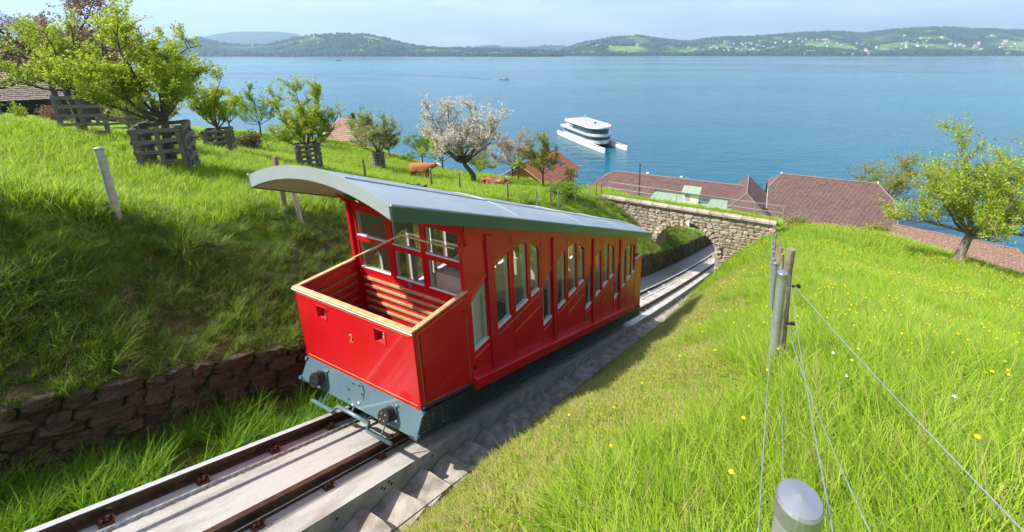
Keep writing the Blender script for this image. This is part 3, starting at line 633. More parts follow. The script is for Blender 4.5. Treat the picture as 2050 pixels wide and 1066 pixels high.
# --- platform sides, caps, floor
PB = 1.68
for s in (-1, 1):
    m = MB(); m.prism([(PF, zn(PF, .68)), (PB, zn(PB, .68)), (PB, 1.505), (PF, 1.505)], 0, s*1.12, s*1.152); sp = cb(m, 'platform_side', M_red)
    m = MB(); x = s*1.154
    line([(x, PF+.07, zn(PF+.07, .74)), (x, PB-.05, zn(PB-.05, .74)), (x, PB-.05, 1.44), (x, PF+.07, 1.44), (x, PF+.07, zn(PF+.07, .74))]); cb(m, 'gold_line', M_gold, sp)
    m = MB(); line([(x, PF+.10, zn(PF+.1, .80)), (x, PB-.02, .50)], .004); line([(x, PF+.10, zn(PF+.1, .80)), (x, PF+.10, 1.42)], .006)
    cb(m, 'door_seam', M_black, sp)
    m = MB(); m.box(s*1.10, s*1.172, PF-.02, PB, 1.507, 1.535); cb(m, 'cap_rail', M_wood, bevel=.006)
    for i in range(5):
        m = MB(); z = 1.28-.145*i; m.box(s*1.098, s*1.119, PF+.09, PB-.05, z-.019, z+.019); cb(m, 'batten', M_wood_dark if s < 0 else M_wood, sp)
    m = MB()
    for z in (1.25,): m.cyl((s*1.152, PB-.05, z), (s, 0, 0), .018, .03, 8); m.cyl((s*1.152, PB-.11, z+.01), (s, 0, 0), .012, .03, 8)
    cb(m, 'door_catch', M_brass, sp)
m = MB(); m.box(-1.172, 1.172, PF-.025, PF+.05, 1.508, 1.537); cb(m, 'cap_rail', M_wood, bevel=.006)
m = MB(); m.box(-1.175, 1.175, PF-.027, PF-.02, 1.492, 1.507); cb(m, 'cap_trim', M_whiteframe)
m = MB(); m.box(-1.12, 1.12, PF+.03, PB, .33, .36); cb(m, 'platform_floor', M_floor)
# --- cabin front wall (three by two windows)
WX = [-1.152, -1.02, -.36, -.235, .345, .45, 1.06, 1.152]; WZ = [.36, 1.395, 1.86, 1.955, 2.37, 2.50]
holes = {(i, j) for i in (1, 3, 5) for j in (1, 3)}
fw_ = grid_panel(WX, WZ, holes, PB, PB+.05, [M_red], 'cabin_front_wall')
m = MB()                                                        # arched top above the windows
tops = [(w, zn(PB, 3.60-.27*(w/1.29)**2)) for w in np.linspace(-1.152, 1.152, 15)]
m.prism([(-1.152, 2.502)]+tops+[(1.152, 2.502)], 1, PB+.001, PB+.049); cb(m, 'tympanum', M_red, fw_)
for i in (1, 3, 5):
    for j in (1, 3):
        x0, x1, z0, z1 = WX[i], WX[i+1], WZ[j], WZ[j+1]
        m = MB(); m.add([(x0, PB+.024, z0), (x1, PB+.024, z0), (x1, PB+.024, z1), (x0, PB+.024, z1)], [(0, 1, 2, 3)]); cb(m, 'window_pane', M_glass, fw_)
        m = MB(); m.box(x0+.001, x1-.001, PB-.010, PB+.02, z0-.004, z0+.012); m.box(x0+.001, x0+.02, PB+.027, PB+.075, z0+.016, z1); m.box(x1-.02, x1-.001, PB+.027, PB+.075, z0+.016, z1); cb(m, 'window_sill', M_whiteframe, fw_)
for i in range(5):
    z = 1.22-.135*i; m = MB(); m.box(-.98, 1.08, PB-.024, PB-.001, z-.019, z+.019); cb(m, 'batten', M_wood, fw_)
m = MB(); m.tube([(-1.10, PB-.09, 1.56), (.07, PB-.09, 2.20), (1.08, PB-.09, 2.20)], .014, 8); cb(m, 'hand_rail', mat('pale_wood_rail', (.66, .47, .28), .4, var=.1), fw_, smooth=True)
m = MB(); m.box(.0, .09, PB-.006, PB-.0005, 1.30, 1.35); cb(m, 'makers_plate', mat('blue_plate', (.12, .14, .30), .4), fw_)
for s in (-1, 1):
    m = MB(); m.tube([(s*1.16, PB+.03, 2.20), (s*1.165, PB-.02, 2.50), (s*1.10, PB-.28, 2.82), (s*.92, PB-.70, 3.06)], .017, 8); cb(m, 'canopy_bracket', M_red, smooth=True)
# --- side walls with arched windows, four stepped compartments
PER = 1.97; DZ = PER*GR
AH = [1.70, 1.76, 1.87, 2.11, 2.30, 2.50, 2.71, 2.85, 2.98, 3.12, 3.24, 3.34, 3.53, 3.63, 3.70]; AZ = [1.2, 1.28, 1.37, 1.50, 1.575, 1.62, 1.655, 1.66, 1.65, 1.62, 1.57, 1.52, 1.39, 1.28, 1.2]
WINS = [(1.76, 2.11), (2.32, 2.705), (2.84, 3.235), (3.335, 3.625)]
archz = lambda h: float(np.interp(h, AH, AZ)); SILL = .455
HW0, HW1 = 1.10, 1.15
BE = PB+4*PER                                                   # lower end of the cabin
for s in (-1, 1):
    wroot = None
    for k in range(4):
        o_h, o_z = PER*k, -DZ*k
        m = MB()
        def skin(h0, h1, a0, a1, b0, b1):                       # piece of wall between two height lines, outside and inside
            for x, mm in ((s*HW0, 1), (s*HW1, 0)): m.add([(x, h0, a0), (x, h1, a1), (x, h1, b1), (x, h0, b0)], [(0, 1, 2, 3)], mm)
        def rev(h0, h1, z0, z1): m.add([(s*HW0, h0, z0), (s*HW1, h0, z0), (s*HW1, h1, z1), (s*HW0, h1, z1)], [(0, 1, 2, 3)])
        cuts = sorted(set([PB, PB+PER]+[q for w in WINS for q in w]+[q for q in AH if any(a < q < b2 for a, b2 in WINS)]))
        for a, b2 in zip(cuts[:-1], cuts[1:]):
            H0, H1 = a+o_h, b2+o_h; mid = (a+b2)/2
            bot0, bot1, tp0, tp1 = zn(H0, .665), zn(H1, .665), zn(H0, 3.30), zn(H1, 3.30)
            if any(w0 < mid < w1 for w0, w1 in WINS):
                skin(H0, H1, bot0, bot1, SILL+o_z, SILL+o_z); skin(H0, H1, archz(a)+o_z, archz(b2)+o_z, tp0, tp1)
                rev(H0, H1, SILL+o_z, SILL+o_z); rev(H0, H1, archz(a)+o_z, archz(b2)+o_z)
            else: skin(H0, H1, bot0, bot1, tp0, tp1)
        for w0, w1 in WINS:
            for q in (w0, w1): m.add([(s*HW0, q+o_h, SILL+o_z), (s*HW1, q+o_h, SILL+o_z), (s*HW1, q+o_h, archz(q)+o_z), (s*HW0, q+o_h, archz(q)+o_z)], [(0, 1, 2, 3)])
        sw = cb(m, 'side_wall', [M_red, M_cream])
        for wi, (w0, w1) in enumerate(WINS):
            hs2 = [w0]+[q for q in AH if w0 < q < w1]+[w1]
            m = MB(); x = s*1.118; n_ = len(hs2)
            vs = [(x, h+o_h, SILL+o_z) for h in hs2]+[(x, h+o_h, archz(h)+o_z) for h in hs2]
            m.add(vs, [(i, i+1, n_+i+1, n_+i) for i in range(n_-1)]); cb(m, 'window_pane', M_glass, sw)
            m = MB(); m.box(min(s*1.06, s*1.146), max(s*1.06, s*1.146), w0+o_h+.001, w1+o_h-.001, SILL+o_z-.004, SILL+o_z+.030)
            j0 = w0 if wi == 0 else w1-.026
            m.box(min(s*1.06, s*1.112), max(s*1.06, s*1.112), j0+o_h+.001, j0+o_h+(.075 if wi == 0 else .025), SILL+o_z+.031, min(archz(j0), archz(j0+.05))+o_z-.01)
            if wi == 0: m.box(min(s*1.06, s*1.112), max(s*1.06, s*1.112), w1+o_h-.026, w1+o_h-.001, SILL+o_z+.031, archz(w1)+o_z-.03)
            cb(m, 'window_frame', M_whiteframe, sw)
        # pilaster beside the door, gold arch line, panel seams
        m = MB(); p0, p1 = 2.13+o_h, 2.29+o_h; m.prism([(p0, zn(p0, .86)), (p1, zn(p1, .86)), (p1, zn(p1, 3.14)), (p0, zn(p0, 3.14))], 0, s*1.1505, s*1.185); cb(m, 'pilaster', M_red_dull, sw)
        m = MB(); x = s*1.153
        line([(x, h+o_h, z+.055+o_z) for h, z in zip(AH, AZ)]); line([(x, 1.72+o_h, .36+o_z), (x, 2.12+o_h, .36+o_z)]); line([(x, 2.31+o_h, .36+o_z), (x, 3.66+o_h, .36+o_z)])
        line([(x, 2.84+o_h-.065, .10+o_z), (x, 3.62+o_h, .10+o_z)]); cb(m, 'gold_line', M_gold, sw)
        m = MB(); line([(x, 2.775+o_h, zn(2.775+o_h, .70)), (x, 2.775+o_h, zn(2.775+o_h, 3.2))], .004); line([(x, 3.69+o_h, zn(3.69+o_h, .70)), (x, 3.69+o_h, zn(3.69+o_h, 3.2))], .004); cb(m, 'panel_seam', M_red_dull, sw)
        m = MB(); hl = 1.74+o_h; m.cyl((s*1.15, hl, zn(hl, .98)), (s, 0, 0), .032, .014, 12); lk = cb(m, 'door_lock', M_black, sw)
        m = MB(); m.cyl((s*1.164, hl, zn(hl, .98)), (s, 0, 0), .012, .02, 8); cb(m, 'lock_knob', M_chrome, lk)
    m = MB(); f0, f1 = 1.63, BE-.1; m.prism([(f0, zn(f0, .655)), (f1, zn(f1, .655)), (f1, zn(f1, .84)), (f0, zn(f0, .84))], 0, s*1.1515, s*1.262); cb(m, 'footboard', M_red, bevel=.006)
    m = MB(); m.prism([(PB, zn(PB, 3.16)), (BE, zn(BE, 3.16)), (BE, zn(BE, 3.34)), (PB, zn(PB, 3.34))], 0, s*1.1515, s*1.19); cb(m, 'cornice', M_red)
    # corner posts
    m = MB(); m.box(min(s*1.10, s*1.16), max(s*1.10, s*1.16), PB-.04, PB+.0015, .36, zn(PB, 3.35)); cb(m, 'corner_post', M_red)
# --- compartments
for k in range(4):
    h0 = PB+.06+PER*k; h1 = PB+PER*(k+1); fz_ = -.10-DZ*k
    m = MB(); m.box(-1.09, 1.09, h0, h1, fz_-.03, fz_); fl = cb(m, 'compartment_floor', M_floor)
    if k > 0:
        m = MB(); m.box(-1.09, 1.09, h0-.06, h0-.02, fz_-.02, fz_+1.25+DZ*.35); cb(m, 'partition', M_cream, fl)
    m = MB(); m.box(-1.05, .35, h0-.01, h0+.02, fz_, fz_+.42); bn = cb(m, 'bench', M_cream)
    for i in range(5): m = MB(); m.box(-1.05, .35, h0+.02+i*.085, h0+.095+i*.085, fz_+.42, fz_+.445); cb(m, 'seat_slat', M_wood_dark, bn)
    m = MB(); m.box(.42, .50, h1-.10, h1-.02, fz_, zn(h1, 3.3)); cb(m, 'stanchion', M_whiteframe, fl)
m = MB(); m.box(.50, 1.05, PB+.09, PB+.62, -.10, 1.62); cb(m, 'driver_cabinet', mat('pale_pink_panel', (.66, .55, .50), .5, var=.04)); m = MB(); m.box(-1.04, -.30, PB+.08, PB+.12, -.1, 1.34); cb(m, 'driver_screen', M_cream)
# --- lower end wall and platform
h_ = BE; zb = zn(BE, .66); zw = [-1.02+zn(BE, .66)*0, ]
EZ = [zb, zb+1.25, zb+1.75, zb+1.85, zb+2.25, zb+2.5]
grid_panel(WX, EZ, holes, BE-.05, BE, [M_red], 'cabin_rear_wall')
m = MB(); m.prism([(-1.152, zb+2.502)]+[(w, zn(BE, 3.60-.27*(w/1.29)**2)) for w in np.linspace(-1.152, 1.152, 15)]+[(1.152, zb+2.502)], 1, BE-.05, BE-.001); cb(m, 'tympanum', M_red)
RE = 10.26; zc_ = -1.93
for s in (-1, 1):
    m = MB(); m.prism([(BE, zn(BE, .68)), (RE, zn(RE, .68)), (RE, zc_), (BE, zc_+.12)], 0, s*1.12, s*1.152); cb(m, 'platform_side', M_red)
    m = MB(); m.prism([(BE, zc_+.122), (RE+.02, zc_+.002), (RE+.02, zc_+.03), (BE, zc_+.15)], 0, s*1.10, s*1.172); cb(m, 'cap_rail', M_wood)
m = MB(); m.box(-1.152, 1.152, RE, RE+.03, zn(RE, .68), zc_); cb(m, 'rear_panel', M_red)
m = MB(); m.box(-1.10, 1.10, BE, RE, zn(RE, .70), zn(RE, .73)); cb(m, 'platform_floor', M_floor)
# --- roof
R0, R1, RWD = .50, 10.92, 1.295
ntop = lambda w: 3.715-.27*(w/RWD)**2
ws = list(np.linspace(-RWD, RWD, 25)); m = MB()
HRF = [R0, 2.5, 4.5, 6.5, 8.5, R1]
vs = [(w, h, zn(h, ntop(w))) for h in HRF for w in ws]; n = len(ws)
m.add(vs, [(i*n+j, i*n+j+1, (i+1)*n+j+1, (i+1)*n+j) for i in range(len(HRF)-1) for j in range(n-1)])
roof = cb(m, 'roof', M_roof, smooth=True)
m = MB(); vs = [(w, h, zn(h, ntop(w)-.16)) for h in (R0+.03, R1-.03) for w in ws]; m.add(vs, [(j, j+1, n+j+1, n+j) for j in range(n-1)]); cb(m, 'ceiling', M_boards, roof)
for h0, h1 in ((R0, R0+.04), (R1-.04, R1)):
    m = MB(); vs = [(w, h, zn(h, ntop(w)+d)) for h in (h0, h1) for d in (-.165, .004) for w in ws]
    fs = [(j, j+1, n+j+1, n+j) for j in range(n-1)]+[(2*n+j, 2*n+j+1, 3*n+j+1, 3*n+j) for j in range(n-1)]+[(j, j+1, 2*n+j+1, 2*n+j) for j in range(n-1)]+[(n+j, n+j+1, 3*n+j+1, 3*n+j) for j in range(n-1)]
    m.add(vs, fs); cb(m, 'end_fascia', M_ffront, roof)
for s in (-1, 1):
    m = MB(); m.prism([(R0, zn(R0, 3.275)), (R1, zn(R1, 3.275)), (R1, zn(R1, 3.452)), (R0, zn(R0, 3.452))], 0, s*(RWD-.02), s*(RWD+.015)); cb(m, 'side_fascia', M_fascia, roof)
    m = MB(); m.tube([(s*(RWD+.01), R0, zn(R0, 3.462)), (s*(RWD+.01), R1, zn(R1, 3.462))], .016, 6); cb(m, 'drip_edge', M_roof, roof)
for w in (-.55, .55):
    m = MB(); m.tube([(w, h, zn(h, ntop(w)+.003)) for h in (R0+.05, R1-.05)], .012, 6); cb(m, 'roof_seam', M_roof, roof)
for h in (3.0, 5.5, 8.0):
    m = MB(); m.tube([(w, h, zn(h, ntop(w)+.001)) for w in ws], .008, 5); cb(m, 'roof_seam', M_roof, roof)
m = MB(); m.box(-.12, .12, .95, 1.25, zn(1.1, 3.44), zn(1.1, 3.50)); m.tube([(0, 1.1, zn(1.1, 3.45)), (0, 1.1, zn(1.1, 3.36))], [.13, .05], 12); cb(m, 'canopy_lamp', M_chrome, roof)
m = MB(); m.box(-1.25, 1.25, 1.05, 1.15, zn(1.1, 3.30), zn(1.1, 3.36)); m = MB()
m.box(-1.42, -1.28, .60, .78, zn(.7, 3.44), zn(.7, 3.52)); cb(m, 'horn', M_black, roof)
for hq in (2.9, 9.9):
    m = MB(); w0 = -1.0
    for dw in (-.10, .08): m.tube([(w0+dw, hq-.2, zn(hq, ntop(w0)+.13)), (w0+dw, hq+.2, zn(hq, ntop(w0)+.10))], .022, 6)
    for dh in (-.15, .15):
        for dw in (-.10, .08): m.cyl((w0+dw, hq+dh, zn(hq+dh, ntop(w0)-.02)), (0, 0, 1), .02, .15, 6)
    m.tube([(w0-.22, hq, zn(hq, ntop(w0)+.16)), (w0+.2, hq, zn(hq, ntop(w0)+.16))], .016, 6); cb(m, 'current_collector', M_black, roof)
# ------------------------------------------------------------------ grass
PROTO = bpy.data.collections.new('grass_prototypes')           # never linked to the scene: only instanced by the grass objects
def clump(name, seed, nb, hgt, spread, width, lean, mat_, seg=3, droop=.6):
    r = np.random.default_rng(seed); V = []; F = []
    for b in range(nb):
        a = r.uniform(0, 2*PI); rad = spread*math.sqrt(r.uniform(0, 1)); bx, by = rad*math.cos(a), rad*math.sin(a)
        az = a+r.normal(0, .9); H = hgt*r.uniform(.55, 1.15); ln = lean*r.uniform(.3, 1.4); wd = width*r.uniform(.7, 1.3); sx, sy = -math.sin(az), math.cos(az); i0 = len(V)
        for k in range(seg+1):
            t = k/seg; out = ln*(t**1.7)*H; up = H*(t-droop*.35*ln*t*t); ww = wd*(1-t**1.6)*.5+.0004
            cx_, cy_ = bx+math.cos(az)*out, by+math.sin(az)*out
            V += [(cx_+sx*ww, cy_+sy*ww, up), (cx_-sx*ww, cy_-sy*ww, up)]
        F += [(i0+2*k, i0+2*k+1, i0+2*k+3, i0+2*k+2) for k in range(seg)]
    return bpy.data.objects.new(name, me_np(name, np.array(V), np.array(F), [mat_]))
def grass_mat(name, cols, trans=.35, rough=.55):
    """blade colour varies per blade and per clump"""
    m = island_mat(name, cols, rough, trans, 'island', .25); return m
G_meadow = grass_mat('meadow_grass_blades', [(.11, .23, .010), (.19, .34, .012), (.27, .42, .016), (.36, .47, .03), (.15, .29, .010), (.44, .50, .10)], .45)
G_bank = grass_mat('shaggy_grass_blades', [(.06, .14, .012), (.13, .25, .016), (.22, .34, .02), (.09, .18, .016), (.30, .30, .08)], .40)
G_dry = grass_mat('dry_grass_blades', [(.26, .18, .08), (.40, .31, .15), (.18, .13, .055), (.34, .31, .11)], .25)
G_verge = grass_mat('verge_grass_blades', [(.17, .25, .018), (.27, .32, .03), (.35, .36, .06), (.15, .22, .015), (.40, .33, .11), (.33, .27, .09)], .34)
G_gut = grass_mat('gutter_grass_blades', [(.08, .20, .010), (.15, .30, .012), (.20, .37, .015), (.11, .25, .012)], .42)
G_dark = grass_mat('dark_weeds', [(.04, .11, .015), (.07, .17, .02), (.05, .13, .015)], .3)
def family(key, specs):
    c = bpy.data.collections.new(key); PROTO.children.link(c)
    for i, (nb, hgt, sp, wd, ln, mt) in enumerate(specs): c.objects.link(clump('%s_%02d' % (key, i), 900+i*7+len(key), nb, hgt, sp, wd, ln, mt))
    return c
C_meadow = family('a_meadow', [(30, .20, .12, .006, 1.2, G_meadow), (30, .16, .13, .006, 1.6, G_meadow), (22, .28, .10, .005, .8, G_meadow), (32, .13, .14, .007, 1.7, G_meadow), (16, .09, .13, .015, 1.6, G_dark), (14, .25, .11, .004, .9, G_dry)])
C_far = family('b_far', [(26, .24, .26, .016, .7, G_meadow), (26, .20, .28, .018, .9, G_meadow), (24, .28, .24, .014, .6, G_meadow)])
C_bank = family('c_bank', [(30, .42, .08, .010, .9, G_bank), (30, .34, .10, .011, 1.1, G_bank), (26, .28, .10, .009, 1.3, G_dry), (28, .20, .13, .012, 1.1, G_bank), (24, .50, .07, .010, .8, G_bank)])
C_verge = family('d_verge', [(26, .085, .12, .009, 1.4, G_verge), (26, .06, .13, .014, 1.8, G_verge), (20, .15, .10, .006, 1.0, G_verge), (22, .05, .12, .020, 1.9, G_meadow), (22, .07, .12, .007, 1.8, G_dry)])
C_gut = family('e_gutter', [(20, .34, .07, .010, .8, G_gut), (18, .26, .09, .011, 1.0, G_gut), (16, .42, .07, .009, .7, G_gut), (18, .16, .10, .014, 1.2, G_gut)])
def scatter_tree(name):
    ng = bpy.data.node_groups.new(name, 'GeometryNodeTree'); return ng
def grass_object(name, label, coll, pts, rot, scl, idx):
    me = bpy.data.meshes.new(name); n = len(pts); me.vertices.add(n); me.vertices.foreach_set('co', np.asarray(pts, np.float32).ravel())
    me.attributes.new('rot', 'FLOAT_VECTOR', 'POINT').data.foreach_set('vector', np.asarray(rot, np.float32).ravel())
    me.attributes.new('scl', 'FLOAT_VECTOR', 'POINT').data.foreach_set('vector', np.asarray(scl, np.float32).ravel())
    me.attributes.new('idx', 'INT', 'POINT').data.foreach_set('value', np.asarray(idx, np.int32)); me.update()
    o = link(name, me); setp(o, label, None, None, 'stuff')
    ng = bpy.data.node_groups.new(name, 'GeometryNodeTree'); ng.interface.new_socket('Geometry', in_out='INPUT', socket_type='NodeSocketGeometry'); ng.interface.new_socket('Geometry', in_out='OUTPUT', socket_type='NodeSocketGeometry')
    N = ng.nodes; L = ng.links; gi = N.new('NodeGroupInput'); go = N.new('NodeGroupOutput'); ip = N.new('GeometryNodeInstanceOnPoints'); ci = N.new('GeometryNodeCollectionInfo')
    ci.inputs['Collection'].default_value = coll; ci.inputs['Separate Children'].default_value = True; ci.inputs['Reset Children'].default_value = True
    def at(nm, ty): a = N.new('GeometryNodeInputNamedAttribute'); a.data_type = ty; a.inputs['Name'].default_value = nm; return a.outputs['Attribute']
    L.new(gi.outputs[0], ip.inputs['Points']); L.new(ci.outputs[0], ip.inputs['Instance']); ip.inputs['Pick Instance'].default_value = True
    L.new(at('idx', 'INT'), ip.inputs['Instance Index']); L.new(at('rot', 'FLOAT_VECTOR'), ip.inputs['Rotation']); L.new(at('scl', 'FLOAT_VECTOR'), ip.inputs['Scale'])
    L.new(ip.outputs[0], go.inputs[0]); md = o.modifiers.new('scatter', 'NODES'); md.node_group = ng; return o
TH0, TH1 = math.radians(-64), math.radians(57)
def rings(spec):
    X = []; Y = []
    for r0, r1, dens in spec:
        n = int(dens*.5*(TH1-TH0)*(r1*r1-r0*r0)); r = np.sqrt(rng.uniform(r0*r0, r1*r1, n)); t = rng.uniform(TH0, TH1, n); X.append(r*np.sin(t)); Y.append(r*np.cos(t))
    return np.concatenate(X), np.concatenate(Y)
def hw_arr(x, y): dx = x-ORG.x; dy = y-ORG.y; return dx*SY+dy*CY, dx*CY-dy*SY
def patch(h, w, s, k=0): return .5+.5*np.sin(s*(h*1.1+.35*w)+k)*np.sin(s*(w*.9-.4*h)+2*k)*.7+.15*np.sin(s*2.7*(h+w)+k)
def plant(name, label, coll, nidx, spec, keep, size, sink=.01, tilt=.15, weights=None):
    x, y = rings(spec); h, w = hw_arr(x, y); c = w-wt(h); k = keep(h, w, c); x, y, h, w = x[k], y[k], h[k], w[k]
    z = ground_hw(h, w)+ORG.z; ok = z > .8; x, y, z, h, w = x[ok], y[ok], z[ok], h[ok], w[ok]; n = len(x); r = np.hypot(x, y)
    s = size(h, w, r)*rng.uniform(.7, 1.3, n)
    rot = np.stack([rng.normal(0, tilt, n), rng.normal(0, tilt, n), rng.uniform(0, 2*PI, n)], 1)
    idx = rng.choice(nidx, n, p=weights) if weights is not None else rng.integers(0, nidx, n)
    print(name, n); return grass_object(name, label, coll, np.stack([x, y, z-sink*s], 1), rot, np.stack([s, s, s], 1), idx)
def off_bridge(h, c): return ~((h > BH0-.1) & (h < BH1+.1) & (c > -6.6) & (c < 5.0))
near = lambda d: [(0.6, 3, 430*d), (3, 6, 280*d), (6, 12, 120*d), (12, 20, 50*d)]
plant('meadow_grass', 'long bright green grass on the meadow beyond the wire fence', C_meadow, 6, near(1.25), lambda h, w, c: (c > 4.5+.4*np.sin(h*1.3)+.25*np.sin(h*3.1)) & off_bridge(h, c), lambda h, w, r: (.85+.02*r)*(.75+.5*patch(h, w, .9)), weights=[.28, .25, .13, .21, .06, .07])
plant('meadow_grass', 'sunny green grass on the far part of the right meadow', C_far, 3, [(18, 32, 34), (32, 60, 10)], lambda h, w, c: (c > 1.7) & off_bridge(h, c), lambda h, w, r: .75+.012*r)
plant('verge_grass', 'short yellowish grass on the bank between track stair and fence', C_verge, 5, [(1.5, 5, 420), (5, 10, 220), (10, 20, 90)], lambda h, w, c: (c > 1.57) & (c < 5.1+.4*np.sin(h*1.3)) & off_bridge(h, c), lambda h, w, r: (.62+.03*r)*(.55+.7*patch(h, w, 1.6, 1)), weights=[.24, .24, .08, .22, .22])
plant('meadow_grass', 'bright green grass on the orchard meadow', C_far, 3, [(5, 10, 110), (10, 18, 60), (18, 32, 26), (32, 60, 8)], lambda h, w, c: (c < crest(h)+.15*np.sin(2.1*h)) & off_bridge(h, c), lambda h, w, r: .62+.014*r)
plant('bank_grass', 'shaggy dark grass hanging over the steep left bank', C_bank, 5, [(2, 6, 240), (6, 10, 170), (10, 20, 80), (20, 40, 42)], lambda h, w, c: (c < -2.04) & (c > crest(h)-.5) & off_bridge(h, c) & (patch(h, w, 2.6, .4) > .08), lambda h, w, r: (.66+.012*np.clip(r-8, 0, 40))*(.40+.85*patch(h, w, 1.9)), tilt=.3, weights=[.25, .23, .14, .29, .09])
plant('gutter_grass', 'tall green tufts growing between the rail and the low wall', C_gut, 4, [(2, 8, 150), (8, 16, 40)], lambda h, w, c: (c < -.60) & (c > -2.0) & (h < 10.5) & (patch(h, w, 3.1, 2) > .34), lambda h, w, r: .95*(.6+.6*patch(h, w, 3.0, 1)))
# grass on the bridge path
n = 1100; bw = rng.uniform(BW0-.3, BW1, n); bh = BH0+.32+rng.uniform(0, 1, n)**1.5*2.0; bx, by = hw_world(bh, bw)
grass_object('bridge_grass', 'grass strip growing along the top of the stone bridge', C_far, np.stack([bx, by, np.where(bh < BH0+1.1, BT+.02, BT-.42)+ORG.z], 1), np.stack([np.zeros(n), np.zeros(n), rng.uniform(0, 6.28, n)], 1), np.repeat(rng.uniform(.45, .95, (n, 1)), 3, 1), rng.integers(0, 3, n))
# flowers: heads too many to count
M_yellow = island_mat('buttercup_petals', [(.75, .50, .005), (.85, .62, .01), (.80, .56, .01)], .5, .2); M_stem = mat('flower_stem', (.12, .22, .03), .6); M_petal = mat('pale_petals', (.72, .68, .74), .6, var=.08)
def flower_proto(name, r, hgt, mt):
    m = MB(); m.tube([(0, 0, 0), (.01, .0, hgt)], .002, 3, 1); k = 9
    ring = [(r*math.cos(2*PI*i/k)+.01, r*math.sin(2*PI*i/k), hgt+.006) for i in range(k)]+[(r*.5*math.cos(2*PI*i/k)+.01, r*.5*math.sin(2*PI*i/k), hgt+.012) for i in range(k)]
    m.add(ring+[(.01, 0, hgt+.014), (.01, 0, hgt-.008)], [(i, (i+1) % k, k+(i+1) % k, k+i) for i in range(k)]+[(k+i, k+(i+1) % k, 2*k) for i in range(k)]+[(i, (i+1) % k, 2*k+1) for i in range(k)])
    return me_from(name, m.v, m.f, [mt, M_stem], m.m)
cfl = bpy.data.collections.new('f_flowers'); PROTO.children.link(cfl); cfl.objects.link(bpy.data.objects.new('f_0', flower_proto('f_0', .009, .22, M_yellow)))
plant('buttercups', 'yellow buttercups dotted over the right meadow', cfl, 1, [(3, 8, 9), (8, 16, 20), (16, 32, 14)], lambda h, w, c: (c > 3.6) & (patch(h, w, .55, 1.4) > .52) & off_bridge(h, c), lambda h, w, r: 1.0+.025*r)
plant('buttercups', 'yellow flowers spread over the lower orchard', cfl, 1, [(18, 32, 3), (32, 56, 9)], lambda h, w, c: (c < -6) & ((patch(h, w, .3, .7) > .6) | ((h > 25) & (w < -22))), lambda h, w, r: 1.0+.018*r)
DAND = flower_proto('dandelion', .0125, .21, M_yellow); DAISY = flower_proto('pale_flower', .010, .19, M_petal)
def flower_thing(me_, name, x, y, label, group, s):
    o = link(name, me_, None, (x, y, ground_z(x, y)), (random.uniform(-.1, .1), random.uniform(-.1, .1), random.uniform(0, 6)), (s, s, s)); return setp(o, label, 'flower', group)
for i, (x, y) in enumerate([(.96, 1.94), (.70, 1.42), (1.35, 2.55), (1.62, 2.9), (1.95, 2.5), (2.3, 2.9), (1.7, 3.5), (1.35, 3.6), (1.1, 3.75), (2.05, 3.7), (2.7, 3.3), (3.1, 2.6), (3.3, 3.6), (2.5, 4.2), (.3, 2.9), (.62, 3.4), (-.1, 3.2), (1.9, 1.6), (.2, 2.1), (3.9, 3.9)]):
    flower_thing(DAND, 'dandelion', x, y, 'yellow dandelion in the long grass near the wire fence', 'dandelions near the fence', random.uniform(.9, 1.2))
for i, (x, y) in enumerate([(2.3, 1.75), (2.25, 2.05), (1.75, 2.3), (2.7, 2.2), (2.0, 2.75), (3.2, 3.1)]):
    flower_thing(DAISY, 'meadow_flower', x, y, 'pale pink meadow flower in the long grass beyond the fence', 'pale flowers beyond the fence', random.uniform(.8, 1.2))
# ------------------------------------------------------------------ trees
def bark(name, a, b): return mat(name, a, .95, col2=b, scale=7, bump=1.0, bscale=26, stretch=(1, 1, .3))
M_bark = bark('dark_bark', (.055, .042, .032), (.12, .095, .07)); M_bark_pale = bark('pale_bark', (.14, .115, .09), (.26, .22, .17))
L_fresh = island_mat('fresh_leaves', [(.14, .25, .014), (.24, .36, .018), (.36, .45, .028), (.48, .50, .05), (.19, .31, .016)], .5, .48)
L_green = island_mat('green_leaves', [(.07, .17, .018), (.12, .25, .022), (.19, .33, .03), (.28, .40, .045)], .5, .45)
L_olive = island_mat('olive_leaves', [(.16, .20, .03), (.25, .28, .045), (.33, .34, .07), (.20, .22, .05)], .5, .38)
L_copper = island_mat('copper_leaves', [(.16, .09, .06), (.24, .15, .10), (.20, .12, .09), (.28, .20, .10)], .55, .3)
L_amber = island_mat('amber_green_leaves', [(.12, .20, .02), (.22, .26, .03), (.34, .24, .03), (.17, .27, .02), (.38, .20, .03)], .5, .4)
L_blossom = island_mat('blossom_petals', [(.58, .50, .46), (.70, .64, .58), (.52, .44, .40), (.48, .47, .33), (.66, .58, .55)], .6, .3)
L_pink = island_mat('pinkish_blossom', [(.46, .34, .32), (.54, .44, .42), (.42, .31, .28), (.32, .30, .18)], .6, .3)
